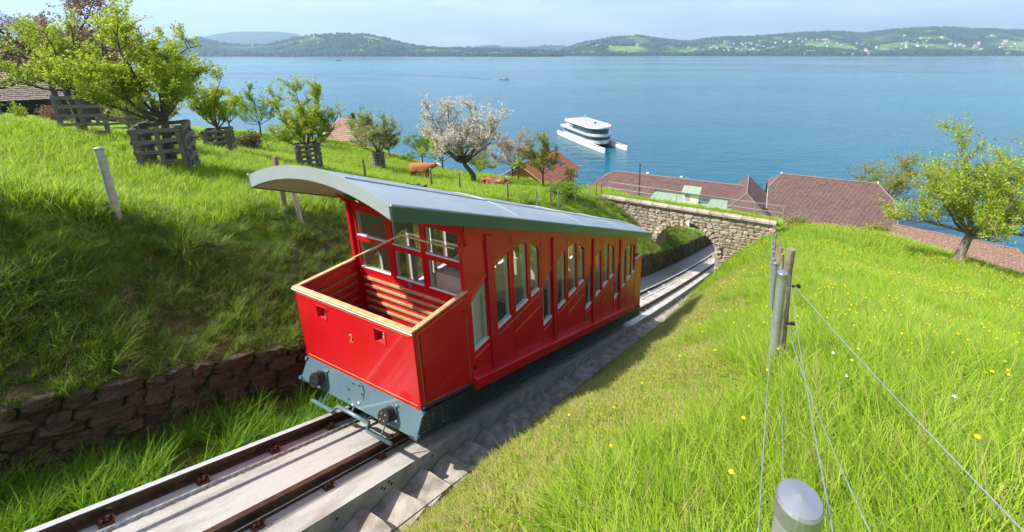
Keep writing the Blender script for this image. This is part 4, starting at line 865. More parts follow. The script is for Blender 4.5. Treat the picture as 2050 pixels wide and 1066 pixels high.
def grow(seed, H, th, tr, spread, limbs=7, upright=.5, shoots=7, lean=(0, 0), droop=0.0, twigs=4):
    """skeleton of a fruit tree: trunk, scaffold limbs, upright shoots, twigs -> list of (points, radii), leaf nodes"""
    r = random.Random(seed); br = []; nodes = []
    top = Vector((lean[0], lean[1], th)); tp = [Vector((0, 0, -.25)), Vector((r.uniform(-.05, .05), r.uniform(-.05, .05), th*.35)), top*.75+Vector((r.uniform(-.06, .06), r.uniform(-.06, .06), th*.03)), top]
    br.append((tp, [tr*1.35, tr*1.0, tr*.85, tr*.75]))
    def wander(p, d, L, n, bend, r0, r1, jit=.16):
        pts = [p.copy()]; q = p.copy(); d = d.normalized()
        for i in range(n):
            d = (d+Vector((r.gauss(0, jit), r.gauss(0, jit), r.gauss(0, jit)+bend/n))).normalized(); q = q+d*(L/n); pts.append(q.copy())
        return pts, [r0+(r1-r0)*i/n for i in range(n+1)]
    crownH = H-th
    for i in range(limbs):
        az = 2*PI*(i+r.uniform(-.3, .3))/limbs; ring = i % 3
        el = [.35, .75, 1.15][ring]*(.75+.5*upright)+r.uniform(-.12, .12); L = [spread*1.02, min(spread*.95, crownH), crownH*.82][ring]*r.uniform(.85, 1.1)
        st = top*r.uniform(.82, 1.0); d = Vector((math.cos(az)*math.cos(el), math.sin(az)*math.cos(el), math.sin(el)))
        pts, rad = wander(st, d, L, 7, upright*.9-droop, tr*.48, tr*.10); br.append((pts, rad))
        for k in range(shoots):
            t = r.uniform(.25, 1.0); f = t*7; a = int(min(6, f)); p = pts[a].lerp(pts[a+1], f-a)
            ld = (pts[a+1]-pts[a]).normalized(); side = Vector((r.uniform(-1, 1), r.uniform(-1, 1), r.uniform(-.35, .7)+upright*1.0-droop)).normalized()
            d2 = (ld*.5+side).normalized(); L2 = spread*r.uniform(.22, .52)*(1.2-.5*t)+.12
            p2, rd2 = wander(p, d2, L2, 5, upright*.7-droop, tr*.13, tr*.025, .2); br.append((p2, rd2))
            for q in range(2, 6): nodes.append((p2[q], (p2[q]-p2[q-1]).normalized(), 1.0)); nodes.append((p2[q].lerp(p2[q-1], .5), (p2[q]-p2[q-1]).normalized(), .8))
            for _ in range(twigs):
                u = r.uniform(.15, 1)*5; a2 = int(min(4, u)); p3s = p2[a2].lerp(p2[a2+1], u-a2); d3 = Vector((r.uniform(-1, 1), r.uniform(-1, 1), r.uniform(-.5, .9)+upright*.5-droop)).normalized()
                L3 = spread*r.uniform(.08, .22)+.05; p3, rd3 = wander(p3s, d3, L3, 3, .1-droop, tr*.035, tr*.015, .25); br.append((p3, rd3))
                for q in range(1, 4): nodes.append((p3[q], d3, .9))
        for q in range(3, 8): nodes.append((pts[q], (pts[q]-pts[q-1]).normalized(), .8))
    return br, nodes
def leaf_mesh(name, nodes, n, size, spread, mats, seed, fm=None, aspect=.55):
    r = np.random.default_rng(seed); P = np.array([tuple(q[0]) for q in nodes]); D = np.array([tuple(q[1]) for q in nodes]); i = r.integers(0, len(P), n)
    c = P[i]+r.normal(0, spread, (n, 3)); d = D[i]*.5+r.normal(0, .7, (n, 3)); d[:, 2] += .15; d /= np.linalg.norm(d, axis=1)[:, None]
    up = r.normal(0, .55, (n, 3)); up[:, 2] += .9; s = np.cross(d, up); s /= np.linalg.norm(s, axis=1)[:, None]+1e-9; nn = np.cross(s, d)
    L = size*r.uniform(.65, 1.35, (n, 1)); w = L*aspect*.5
    V = np.stack([c, c+d*L*.5+s*w+nn*L*.10, c+d*L, c+d*L*.5-s*w+nn*L*.10], 1).reshape(-1, 3); F = np.arange(n*4).reshape(n, 4)
    return me_np(name, V, F, mats, fm)
def tree(name, label, x, y, seed, H, th, tr, spread, leaves, n, size, cat='tree', group=None, barkm=None, z=None, blossom=None, nb=0, rotz=0, **kw):
    root = empty(name, (x, y, ground_z(x, y) if z is None else z), (0, 0, rotz)); setp(root, label, cat, group)
    br, nodes = grow(seed, H, th, tr, spread, **kw); m = MB()
    for k, (p, rd) in enumerate(br): m.tube(p, rd, 8 if k == 0 else (6 if len(p) == 8 else 4 if len(p) == 6 else 3), cap=False)
    me = me_from('trunk', m.v, m.f, [barkm or M_bark], None, True); link('trunk', me, root)
    link('crown', leaf_mesh('crown', nodes, n, size, size*.55, [leaves], seed+1), root)
    if blossom: link('blossom', leaf_mesh('blossom', nodes, nb, size*.8, size*.75, [blossom], seed+2, aspect=.95), root)
    return root
ORCH = 'orchard trees on the left meadow'
tree('walnut_tree', 'leafy tree standing alone on the edge of the right meadow', 19.83, 19.71, 11, 7.9, 1.75, .21, 4.0, L_fresh, 34000, .108, 'tree', None, M_bark_pale, lean=(-.3, 0), limbs=16, upright=.42, shoots=12, twigs=6, rotz=PI)
tree('fruit_tree', 'large spreading green tree rising from the nearest pallet guard', -11.67, 11.45, 21, 4.6, 1.55, .095, 1.8, L_fresh, 32000, .064, 'tree', ORCH, limbs=13, upright=.5, shoots=10, twigs=5, lean=(.12, 0))
tree('fruit_tree', 'leaning green tree behind the long pallet fence near the barn roof', -16.9, 13.9, 33, 4.2, 1.6, .10, 1.6, L_fresh, 8500, .068, 'tree', ORCH, lean=(-.25, .1), limbs=9, upright=.5, shoots=8, twigs=4)
tree('fruit_tree', 'green tree with upright shoots in the pallet guard just behind the large tree', -16.52, 18.67, 41, 4.2, 1.2, .08, 1.5, L_fresh, 12000, .072, 'tree', ORCH, limbs=8, upright=.8, shoots=8, twigs=4)
tree('fruit_tree', 'wide green tree with spiky upright shoots in a guard behind the car roof', -13.41, 19.92, 52, 4.9, 1.15, .075, 2.0, L_fresh, 20000, .072, 'tree', ORCH, limbs=9, upright=.75, shoots=9, twigs=4)
tree('fruit_tree', 'small grey-green tree in the narrow slatted guard', -16.05, 32.04, 63, 5.1, 1.5, .09, 2.6, L_olive, 15000, .088, 'tree', ORCH, limbs=9, upright=.6, shoots=8, twigs=4, blossom=L_blossom, nb=2500)
tree('blossom_tree', 'large tree in full white blossom above the cows', -8.5, 31.64, 74, 7.9, 2.0, .20, 3.7, L_olive, 4500, .11, 'tree', ORCH, limbs=12, upright=.42, shoots=11, twigs=6, blossom=L_blossom, nb=26000, lean=(-.7, 0))
tree('blossom_tree', 'thin tree with sparse pinkish blossom behind the large blossom tree', -6.6, 39.0, 85, 6.2, 1.5, .11, 2.6, L_amber, 2200, .10, 'tree', ORCH, limbs=9, upright=.6, shoots=9, twigs=5, blossom=L_pink, nb=8000)
tree('fruit_tree', 'small tree with orange-tinted leaves in front of the chalet roof', -3.25, 35.0, 96, 4.9, 1.3, .08, 2.3, L_amber, 8500, .12, 'tree', ORCH, limbs=8, upright=.6, shoots=8, twigs=4)
tree('sapling', 'slim sapling with a few orange leaves at the meadow edge by the lake', -.9, 36.5, 107, 2.4, 1.0, .045, .9, L_amber, 700, .12, 'tree', ORCH, limbs=5, upright=.3, shoots=5, twigs=3)
tree('sapling', 'small round-headed sapling on the meadow edge left of the chalet roof', -5.6, 36.2, 108, 2.3, 1.2, .05, .8, L_fresh, 1500, .10, 'tree', ORCH, limbs=6, upright=.3, shoots=6, twigs=3)
for i, (x, y, H, sp, lab, lv) in enumerate([(-33.5, 43.0, 6.0, 2.4, 'dark green tree between the two guarded trees far back in the orchard', L_green), (-37.5, 44.0, 5.2, 2.1, 'lighter green tree at the back row left of the dark green one', L_fresh), (-30.2, 46.0, 4.6, 2.0, 'round green tree at the back row right of the dark green one', L_green),
    (-21.5, 45.5, 3.4, 1.4, 'thin young tree on a stake in the yellow flower strip', L_olive), (-14.2, 41.5, 4.4, 2.2, 'bright green bushy tree partly behind the large blossom tree', L_fresh), (-27, 25.5, 3.2, 1.5, 'pale green shrub-like tree low behind the large spreading tree', L_olive),
    (-24.5, 46.5, 4.8, 2.2, 'green tree just left of the pinkish cottage roof', L_green), (-28.2, 41.0, 4.4, 1.9, 'fresh green tree behind the wide spiky tree', L_fresh), (-18.0, 46.0, 4.2, 2.0, 'green tree right of the pinkish cottage roof', L_green), (-11.2, 45.0, 3.8, 1.8, 'low bright tree behind the trunk of the large blossom tree', L_fresh)]):
    tree('fruit_tree', lab, x, y, 200+i, H, H*.28, .08, sp*1.15, lv, 8000, .11, 'tree', ORCH, limbs=8, upright=.5, shoots=7, twigs=4)
tree('copper_tree', 'tall tree with reddish-brown young leaves behind the big orchard tree', -33.0, 27.5, 301, 11.2, 4.2, .24, 4.8, L_copper, 13000, .16, 'tree', None, limbs=12, upright=.45, shoots=10, twigs=6)
tree('copper_tree', 'reddish-brown leafed tree top above the barn roof', -42, 33.5, 305, 11.2, 5.6, .2, 3.2, L_copper, 5000, .17, 'tree', None, limbs=10, upright=.45, shoots=9, twigs=5)
tree('fruit_tree', 'tree trunk and low leaves cut by the left edge of the picture', -25.2, 17.9, 311, 4.8, 1.6, .15, 1.5, L_fresh, 900, .09, 'tree', ORCH, limbs=7, upright=.3, shoots=7, twigs=4)
tree('willow_tree', 'pale olive waterside tree behind the big slate roof', 50.0, 64.0, 321, 12.5, 2.6, .2, 6.8, L_olive, 24000, .17, 'tree', None, M_bark_pale, z=2.0, limbs=12, upright=.25, droop=.15, shoots=9, twigs=6)
# round shrubs and hedge pieces near the barn
def shrub(name, label, x, y, rx, ry, H, leaves, n, size, seed, group=None, z=None):
    r = random.Random(seed); nodes = []
    root = empty(name, (x, y, ground_z(x, y) if z is None else z)); setp(root, label, 'shrub', group); m = MB()
    for i in range(26):
        a = r.uniform(0, 6.28); e = r.uniform(.5, 1.45); d = Vector((math.cos(a)*math.cos(e)*rx, math.sin(a)*math.cos(e)*ry, H*math.sin(e)*r.uniform(.7, 1)))
        pts = [Vector((d.x*.1, d.y*.1, -.1)), d*.5+Vector((0, 0, .05)), d]; m.tube(pts, [.025, .016, .006], 4, cap=False)
        for t in np.linspace(.3, 1, 8): nodes.append((d*float(t)+Vector((r.gauss(0, rx*.12), r.gauss(0, ry*.12), r.gauss(0, H*.08))), d.normalized(), 1))
    link('stems', me_from('stems', m.v, m.f, [M_bark]), root); link('foliage', leaf_mesh('foliage', nodes, n, size, size*.8, [leaves], seed), root); return root
shrub('hedge_shrub', 'brown-leafed clipped shrub beside the barn doorway', -46.5, 36.8, 1.9, 1.3, 2.2, L_copper, 3500, .12, 401)
shrub('conifer_shrub', 'light green conical shrub before the barn doorway', -48.0, 35.4, .7, .7, 2.0, L_fresh, 1800, .10, 402)
shrub('grey_shrub', 'grey-green mound of shrub against the barn wall', -57, 39.5, 2.4, 1.4, 2.2, L_olive, 2600, .12, 403)
shrub('hedge_shrub', 'dark low hedge clump under the large spreading tree', -29.5, 29.5, 3.2, 1.2, 1.5, L_copper, 3600, .12, 404)
shrub('hedge_shrub', 'dark hedge clump to the right of the small pallet guard', -25.0, 31.0, 2.2, 1.1, 1.5, L_copper, 2600, .12, 405)
shrub('bank_bush', 'dense green bush on the bank beside the bridge wall', -.9, 25.6, 1.5, 1.2, 1.0, L_green, 3200, .10, 406)
shrub('bank_bush', 'low green weeds on the meadow edge in front of the big slate roof', 15.5, 27.3, 1.3, .9, .9, L_olive, 1500, .10, 407)
shrub('bank_bush', 'thin olive weeds at the right meadow edge by the roof corner', 19.6, 25.4, 1.4, .8, .8, L_olive, 1200, .10, 408)

# ------------------------------------------------------------------ pallet guards round the trees
M_grey_wood = mat('weathered_grey_wood', (.10, .085, .07), .9, col2=(.24, .21, .18), scale=6, bump=.6, bscale=30, stretch=(1, 1, 6))
def pallet(W, H, slats, sw=.105, seed=0):
    """one upright pallet panel in the x-z plane: slats across, three uprights behind"""
    r = random.Random(seed); parts = []
    for i in range(slats):
        z = .10+(H-.18)*i/(slats-1); m = MB(); m.box(-W/2+r.uniform(-.02, .02), W/2+r.uniform(-.02, .02), -.012, .012, z-sw/2, z+sw/2); parts.append(('slat', m, r.uniform(-.03, .03)))
    for x in (-W/2+.05, 0, W/2-.05):
        m = MB(); m.box(x-.045, x+.045, .014, .10, -.1, H); parts.append(('upright', m, 0))
    return parts
def guard(x, y, rz, W, H, slats, label, sides=4, seed=1, group='pallet guards around orchard trees', tilt=0):
    root = empty('pallet_guard', (x, y, ground_z(x, y)-.05), (tilt, 0, rz)); setp(root, label, 'tree guard', group)
    for s in range(sides):
        R = Matrix.Rotation(s*PI/2, 4, 'Z') @ Matrix.Translation((0, -W/2-.06 if sides > 1 else 0, 0))
        for nm, m, tw in pallet(W, H, slats, seed=seed+s):
            me = me_from(nm, m.v, m.f, [M_grey_wood]); o = link(nm, me, root); o.matrix_local = R @ Matrix.Rotation(tw, 4, 'Y')
    return root
guard(-11.67, 11.45, .55, .95, 1.35, 5, 'large four-sided pallet guard around the nearest spreading tree', 4, 11, tilt=.05)
guard(-16.52, 18.67, .5, .85, 1.15, 5, 'small pallet guard around the tree just behind the largest one', 4, 22)
guard(-13.41, 19.92, .75, .85, 1.35, 6, 'pallet guard showing just above the car roof', 4, 33)
guard(-16.05, 32.04, .75, .65, 1.45, 6, 'tall narrow slatted guard around the small grey-green tree', 4, 44)
g = guard(-16.35, 13.5, .30, 1.25, 1.35, 5, 'long weathered pallet panel standing before the leaning tree', 1, 55, tilt=-.04)
g = guard(-20.9, 19.0, .5, 2.0, 1.1, 5, 'darker pallet panel low behind the long one', 1, 66)
# ------------------------------------------------------------------ fence posts
M_post_wood = mat('split_wood_post', (.13, .095, .065), .95, col2=(.30, .24, .18), scale=9, bump=1, bscale=30, stretch=(1, 1, .3)); M_orange = mat('orange_plastic', (.70, .16, .01), .5, var=.08)
def steel_post(name, label, x, y, H, r, lean=(0, 0), group=None, cap=True, capin=None, sides=14):
    root = empty(name, (x, y, ground_z(x, y)), (lean[1], lean[0], 0)); setp(root, label, 'fence post', group)
    m = MB(); m.tube([(0, 0, -.3), (0, 0, H)], r, sides); link('pipe', me_from('pipe', m.v, m.f, [M_galv], None, False), root)
    if cap:
        m = MB(); m.tube([(0, 0, H-.035), (0, 0, H+.004), (0, 0, H+.010), (0, 0, H+.020)], [r*1.09, r*1.09, r*1.0, r*.04], 24); c_ = link('cap', me_from('cap', m.v, m.f, [mat_cap], None, False), root)
    return root
mat_cap = mat('zinc_cap', (.40, .41, .43), .38, metal=.8, var=.08, scale=10)
def wood_post(name, label, x, y, H, r, lean=(0, 0), group=None):
    rr = random.Random(int(x*100+y)); root = link(name, None, None, (x, y, ground_z(x, y)), (lean[1], lean[0], 0)); setp(root, label, 'fence post', group)
    m = MB(); m.tube([(0, 0, -.3), (rr.uniform(-.01, .01), 0, H*.4), (rr.uniform(-.015, .015), rr.uniform(-.01, .01), H*.8), (0, 0, H)], [r, r*1.03, r*.95, r*.9], 9); link('stake', me_from('stake', m.v, m.f, [M_post_wood]), root)
    return root
RF = 'posts of the wire fence along the right meadow'
def fpos(h, dw=0): return hw_world(h, float(fw(h))+dw)
x0, y0 = .42, .60
p_near = steel_post('steel_post', 'galvanised post with domed cap in the bottom foreground', .425, .61, 1.0, .039, (.0, .0), RF, sides=28)
p_near.location.z = 28-.845-1.0
POSTS = [(1.05, .95, 'second galvanised post from the bottom foreground'), (4.3, 1.0, 'third galvanised post from the bottom foreground'), (6.6, 1.0, 'fourth galvanised post from the bottom foreground'), (9.0, 1.0, 'fifth galvanised post from the bottom foreground'), (11.6, 1.05, 'sixth galvanised post from the bottom foreground'), (15, 1.05, 'seventh galvanised post from the bottom foreground'), (19, 1.05, 'galvanised fence post second from the bridge end'), (23, 1.05, 'galvanised fence post nearest to the bridge end')]
tops = [Vector((.425, .61, 28-.86))]
for h, H, lab in POSTS:
    x, y = fpos(h); steel_post('steel_post', lab, x, y, H, .037, (-.02, .0), RF); tops.append(Vector((x, y, ground_z(x, y)+H-.1)))
for h, H, dw, lab in [(1.32, 1.28, .06, 'thick weathered wooden post right behind the second steel post'), (5.6, 1.25, .10, 'wooden fence post behind the third steel post'), (7.6, 1.25, .12, 'wooden fence post between the fourth and fifth steel posts'), (10.2, 1.3, .1, 'wooden fence post beyond the fifth steel post'), (13, 1.3, .1, 'wooden fence post beyond the sixth steel post'), (17, 1.3, .1, 'wooden fence post beyond the seventh steel post')]:
    x, y = fpos(h, dw); wood_post('wooden_post', lab, x, y, H-.12, .037, (random.uniform(-.05, .05), random.uniform(-.05, .05)), RF)
for i, (h, dw) in enumerate([(29, .9), (30.5, 1.3), (32, 1.8), (33.2, 2.2), (34.2, 2.9)]):
    x, y = fpos(h, dw); wood_post('wooden_post', ['first','second','third','fourth','last'][i]+' leaning wooden stake of the row past the right bridge end', x, y, 1.2, .05, (random.uniform(-.2, .2), random.uniform(-.1, .1)), 'stakes past the right bridge end')
# wires: each runs from post to post with a little sag
M_wire = mat('zinc_wire', (.40, .43, .44), .4, metal=.7, col2=(.55, .58, .58), scale=30)
def wire(label, pts, r=.0021, sag=.03):
    m = MB(); out = []
    for a, b in zip(pts[:-1], pts[1:]):
        for k in range(8): t = k/8; out.append(a.lerp(b, t)-Vector((0, 0, sag*4*t*(1-t))))
    out.append(pts[-1]); base = pts[0]; m.tube([p-base for p in out], r, 6); o = link('fence_wire', me_from('fence_wire', m.v, m.f, [M_wire], None, True), None, base); return setp(o, label, 'wire', 'wires of the right fence')
perp = Vector((CY, -SY, 0))
for dz, dx, lab in ((0, .055, 'upper zinc wire running down the line of fence posts'), (-.30, -.05, 'middle zinc wire of the fence line'), (-.62, .055, 'lower zinc wire of the fence line')):
    pts = [q+perp*dx+Vector((0, 0, dz)) for q in tops]; pts = [pts[0]+(pts[0]-pts[1])*1.0]+pts; wire(lab, pts)
def gpt(x, y, dz): return Vector((x, y, ground_z(x, y)+dz))
a = tops[1]+perp*.06
wire('taut wire crossing the right meadow towards the lower right corner', [a+Vector((0, 0, .03)), Vector((1.06, .74, 26.89)), Vector((.62, -1.2, 27.7))], .0025, .02)
wire('slack second wire low over the right meadow', [a+Vector((0, 0, -.35)), Vector((.83, .85, 26.66)), Vector((.45, -1.0, 27.4))], .0023, .05)
ins = empty('wire_insulator', a); setp(ins, 'pair of dark wire insulators on the wooden post behind the second steel post', 'insulator')
for z in (.0, -.34):
    m = MB(); m.cyl((0, 0, z), (1, 0, 0), .010, .06, 8); m.cyl((.04, 0, z), (1, 0, 0), .017, .02, 10); link('knob', me_from('knob', m.v, m.f, [M_black]), ins)
LF = 'posts of the fence along the left bank'
def lpost(kind, x, y, H, lab, lean=(0, 0), r=.05):
    (steel_post if kind == 's' else wood_post)('steel_post' if kind == 's' else 'wooden_post', lab, x, y, H, r, lean, LF)
lpost('s', -7.44, 6.24, 1.18, 'lone pale metal post on the crest of the left bank', (.02, 0), .052)
lpost('w', -6.96, 9.2, 1.35, 'brown wooden post under the front of the car roof'); lpost('s', -6.62, 9.17, 1.35, 'grey slanting metal post under the front of the car roof', (-.06, 0), .045)
lpost('w', -10.9, 20.2, 1.15, 'dark short post seen just over the ridge of the roof'); lpost('w', -8.4, 22.42, 1.25, 'thick brown post in front of the standing cow', r=.065); lpost('w', -6.58, 21.68, 1.15, 'pale wooden post between the standing cow and the blossom trunk')
for x, y, kk, lab in [(-3.9, 21.09, 'w', 'thick wooden post beside the lying cow'), (-2.47, 22.45, 's', 'first thin metal post right of the lying cow'), (-1.76, 23.71, 'w', 'wooden post between two thin metal posts above the roof'), (-1.33, 23.57, 's', 'second thin metal post right of the lying cow'), (-.29, 25.24, 's', 'taller metal post left of the bridge bush'), (.7, 27.64, 's', 'thin metal post left of the bridge end'), (1.18, 28.98, 'w', 'wooden stake at the left end of the bridge'), (1.58, 29.45, 'w', 'second wooden stake touching the left bridge coping')]:
    lpost(kk, x, y, 1.2, lab, (random.uniform(-.03, .03), 0), .04 if kk == 's' else .055)
for x, y, lab in [(-33.0, 24.8, 'orange electric fence stake near the barn'), (-13.87, 13.02, 'orange electric fence stake beside the nearest pallet guard')]:
    o = empty('electric_fence_stake', (x, y, ground_z(x, y)), (0, -.15, 0)); setp(o, lab, 'fence stake', 'orange electric fence stakes'); m = MB(); m.box(-.022, .022, -.012, .012, -.1, .95); link('rod', me_from('rod', m.v, m.f, [M_orange]), o)
    m = MB(); m.cyl((0, -.03, .9), (0, 1, 0), .035, .05, 8); link('clip', me_from('clip', m.v, m.f, [M_orange]), o)
# ------------------------------------------------------------------ cows (one continuous skin each)
def cow(label, x, y, rz, pose, coat_m, muz):
    root = empty('cow', (x, y, ground_z(x, y)), (0, 0, rz)); setp(root, label, 'cow')
    lie = pose == 'lie'; B = -.62 if lie else 0
    V = []; E = []; R = []
    def v(p, r, par=None):
        V.append((p[0], p[1], p[2]+(B if p[2] > .75 else 0))); R.append(r); i = len(V)-1
        if par is not None: E.append((par, i))
        return i
    pel = v((-.75, 0, 1.12), (.27, .33)); mid = v((-.25, 0, 1.02), (.34, .42), pel); ch = v((.35, 0, 1.05), (.30, .38), mid); wi = v((.68, 0, 1.16), (.22, .28), ch)
    nk = v((1.0, 0, 1.28), (.15, .19), wi); po = v((1.25, 0, 1.42), (.12, .14), nk); fc = v((1.45, .05, 1.32), (.11, .12), po); mz = v((1.66, .09, 1.20), (.085, .085), fc)
    tb = v((-1.02, 0, 1.20), (.10, .10), pel); t1 = v((-1.10, 0, .85 if not lie else .9), (.03, .03), tb); t2 = v((-1.10, 0, .5), (.045, .045), t1)
    for s in (-1, 1):
        if lie:
            a = v((.45, s*.30, .42), (.13, .14), ch); b = v((.75, s*.34, .14), (.08, .08), a); v((.45, s*.36, .10), (.06, .06), b)
            a = v((-.65, s*.36, .42), (.19, .19), pel); b = v((-.25, s*.46, .16), (.10, .10), a); v((-.62, s*.46, .10), (.06, .06), b)
        else:
            a = v((.42, s*.20, .74), (.13, .14), ch); b = v((.45, s*.20, .42), (.07, .08), a); c_ = v((.44, s*.20, .12), (.048, .05), b); v((.48, s*.20, .02), (.06, .06), c_)
            a = v((-.78, s*.22, .78), (.17, .18), pel); b = v((-.66, s*.22, .60), (.11, .12), a); c_ = v((-.86, s*.22, .40), (.065, .07), b); d_ = v((-.82, s*.22, .12), (.048, .05), c_); v((-.78, s*.22, .02), (.06, .06), d_)
        e = v((1.24, s*.24, 1.40), (.05, .05), po)
    me = bpy.data.meshes.new('cow_body'); me.from_pydata(V, E, []); ob = bpy.data.objects.new('tmp', me); COL.objects.link(ob)
    sk = ob.modifiers.new('s', 'SKIN'); sk.use_smooth_shade = True; ss = ob.modifiers.new('d', 'SUBSURF'); ss.levels = 2; ss.render_levels = 2
    for i, sv in enumerate(me.skin_vertices[0].data): sv.radius = R[i]; sv.use_root = (i == 0)
    dg = bpy.context.evaluated_depsgraph_get(); me2 = bpy.data.meshes.new_from_object(ob.evaluated_get(dg)); bpy.data.objects.remove(ob)
    me2.materials.clear(); me2.materials.append(coat_m); me2.materials.append(muz)
    me2.polygons.foreach_set('material_index', [1 if (f.center.x > 1.36) else 0 for f in me2.polygons]); link('body', me2, root)
    for s in (-1, 1):
        m = MB(); m.tube([(1.22, s*.10, 1.52+B), (1.24, s*.20, 1.60+B), (1.30, s*.24, 1.70+B)], [.028, .02, .006], 6); link('horn', me_from('horn', m.v, m.f, [M_cream]), root)
        m = MB(); m.cyl((1.44, .05+s*.105, 1.37+B), (.2, s, 0), .02, .014, 8); link('eye', me_from('eye', m.v, m.f, [M_black]), root)
    root.scale = (1.0, 1.0, 1.0)
    return root
M_cow = mat('ginger_coat', (.22, .065, .014), .75, col2=(.32, .11, .028), scale=4); M_cow2 = mat('brown_white_coat', (.11, .032, .012), .75, col2=(.34, .15, .06), scale=5, ramp=(.5, .58)); M_muz = mat('white_face', (.62, .56, .50), .8, var=.1)
cow('ginger cow with a white face standing on the orchard meadow', -11.9, 30.1, -.25, 'stand', M_cow, M_muz)
cow('brown and white cow lying beside the blossom tree trunk', -6.3, 28.6, -.55, 'lie', M_cow2, M_cow2)
# ------------------------------------------------------------------ buildings by the water
M_slate = island_mat('brown_roof_slates', [(.085, .046, .040), (.115, .064, .056), (.135, .080, .070), (.10, .054, .048), (.125, .066, .056)], .7)
M_tile = mat('red_clay_tiles', (.17, .05, .025), .8, col2=(.30, .105, .055), scale=2.2, bump=.4); M_oldtile = mat('old_mottled_tiles', (.13, .075, .055), .9, col2=(.27, .17, .12), scale=5, bump=.5); M_barn_tile = mat('grey_brown_tiles', (.17, .12, .10), .85, col2=(.27, .20, .17), scale=4, bump=.4)
M_plaster = mat('cream_plaster', (.62, .55, .42), .9, var=.06); M_greenroof = mat('green_sheet_roof', (.19, .27, .19), .6, col2=(.24, .32, .23), scale=1.2); M_darkwood = mat('dark_timber', (.05, .035, .025), .85, col2=(.10, .07, .05), scale=6, stretch=(1, 1, .2))
M_skylight = glass_mat('skylight_glass', (.05, .08, .12), 1.8); M_tin = mat('tin_flashing', (.45, .45, .44), .4, metal=.7); M_lead = mat('lead_ridge', (.21, .155, .145), .7)
def frame(ox, oy, ang, oz=0): return Matrix.Translation((ox, oy, oz)) @ Matrix.Rotation(ang, 4, 'Z')
def lap_roof(m, p00, p10, p01, p11, rows, th=.03, cols=0, gap=.0, matr=0, jit=0.0):
    """courses of a roof slope as overlapping strips; p00-p10 the eave, p01-p11 the ridge; cols > 0 cuts each course into slates"""
    p00, p10, p01, p11 = map(Vector, (p00, p10, p01, p11)); nrm = (p10-p00).cross(p01-p00).normalized()
    if nrm.z < 0: nrm = -nrm
    for r in range(rows):
        a0 = p00.lerp(p01, r/rows); a1 = p10.lerp(p11, r/rows); b0 = p00.lerp(p01, (r+1.12)/rows); b1 = p10.lerp(p11, (r+1.12)/rows)
        lo = nrm*(th*1.6); hi = nrm*(th*.5)
        k = max(1, cols)
        for c in range(k):
            t0, t1 = (c+gap/2)/k, (c+1-gap/2)/k
            if cols and r % 2: t0, t1 = min(1, t0+.5/k), min(1, t1+.5/k)
            if t1-t0 < 1e-4: continue
            j = nrm*random.uniform(0, jit)
            q = [a0.lerp(a1, t0)+lo+j, a0.lerp(a1, t1)+lo+j, b0.lerp(b1, t1)+hi+j, b0.lerp(b1, t0)+hi+j, a0.lerp(a1, t0)+j, a0.lerp(a1, t1)+j]
            m.add(q, [(0, 1, 2, 3), (4, 5, 1, 0)], matr)
def part(m, name, mats, root): 
    if not isinstance(mats, (list, tuple)): mats = [mats]
    return link(name, me_from(name, m.v, m.f, mats, m.m), root)
def seams(root, p00, p10, p01, p11, n, lean, r=.03, name='roof_seam', mt=None):
    p00, p10, p01, p11 = map(Vector, (p00, p10, p01, p11)); nrm = (p10-p00).cross(p01-p00).normalized(); nrm = nrm if nrm.z > 0 else -nrm
    for i in range(n):
        t = (i+.5)/n; a = p00.lerp(p10, t)+nrm*.07; b = p01.lerp(p11, min(1, max(0, t+lean)))+nrm*.07; m = MB(); m.tube([a, b], r, 4); part(m, name, mt or M_lead, root)
RA = math.atan2(-.39, .921)                                    # ridge direction of the lakeside hall
# --- big hall: ridge x from -6.2 to 6.2, half-hipped ends; local y- faces the camera
hall = empty('lakeside_hall', (37.2, 59.6, 0), (0, 0, RA)); setp(hall, 'large hall with a brown slate roof and clipped gable ends by the lake', 'building')
zr, ze, yb_ = 9.5, 3.4, 7.6; xe, xr = 8.1, 6.3; tt = .30
for s in (-1, 1):
    m = MB(); q = tt
    def P(x, f): return (x, s*yb_*f, zr+(ze-zr)*f)
    lap_roof(m, P(-xe, 1), P(xe, 1), P(-xe, q), P(xe, q), 22, .025, 40, .04, 0, .02); lap_roof(m, P(-xe, q), P(xe, q), P(-xr, 0), P(xr, 0), 8, .025, 40, .04, 0, .02); sl = part(m, 'roof_slope', M_slate, hall); m = MB(); m.add([P(-xe, 1), P(xe, 1), P(xe, q), P(xr, 0), P(-xr, 0), P(-xe, q)], [tuple(range(6))]); part(m, 'roof_deck', M_darkwood, hall)
    if s < 0:
        for i in range(38):                                    # raised slate lines that run slantwise down the slope
            x0 = -xe-5+i*.56; a = Vector(P(x0, 1)); b = Vector(P(x0+5.2, .02)); t0 = max(0, (-xe-x0)/5.2); t1 = min(1, (xe-x0)/5.2)
            if t1 <= t0: continue
            m = MB(); up = Vector((0, 0, .075)); m.tube([a.lerp(b, t0)+up, a.lerp(b, t1*.98)+up], .022, 3); part(m, 'slate_line', M_lead, hall)
for s in (-1, 1):
    m = MB(); m.add([(s*xr, 0, zr+.03), (s*(xe+.02), -yb_*tt, zr+(ze-zr)*tt+.03), (s*(xe+.02), yb_*tt, zr+(ze-zr)*tt+.03)], [(0, 1, 2)]); part(m, 'half_hip', M_slate, hall)
    m = MB(); m.tube([(s*xr, 0, zr+.06), (s*xe, -yb_*tt, zr+(ze-zr)*tt+.06)], .10, 6); part(m, 'hip_cap', M_lead, hall)
    m = MB(); m.box(s*xe-.06, s*xe+.06, -.1, .1, 0, 0); m = MB(); m.prism([(-yb_, ze-.15), (-yb_*tt, zr+(ze-zr)*tt-.15), (-yb_*tt, zr+(ze-zr)*tt+.06), (-yb_, ze+.06)], 0, s*xe-.05, s*xe+.06); part(m, 'verge_board', M_tin, hall)
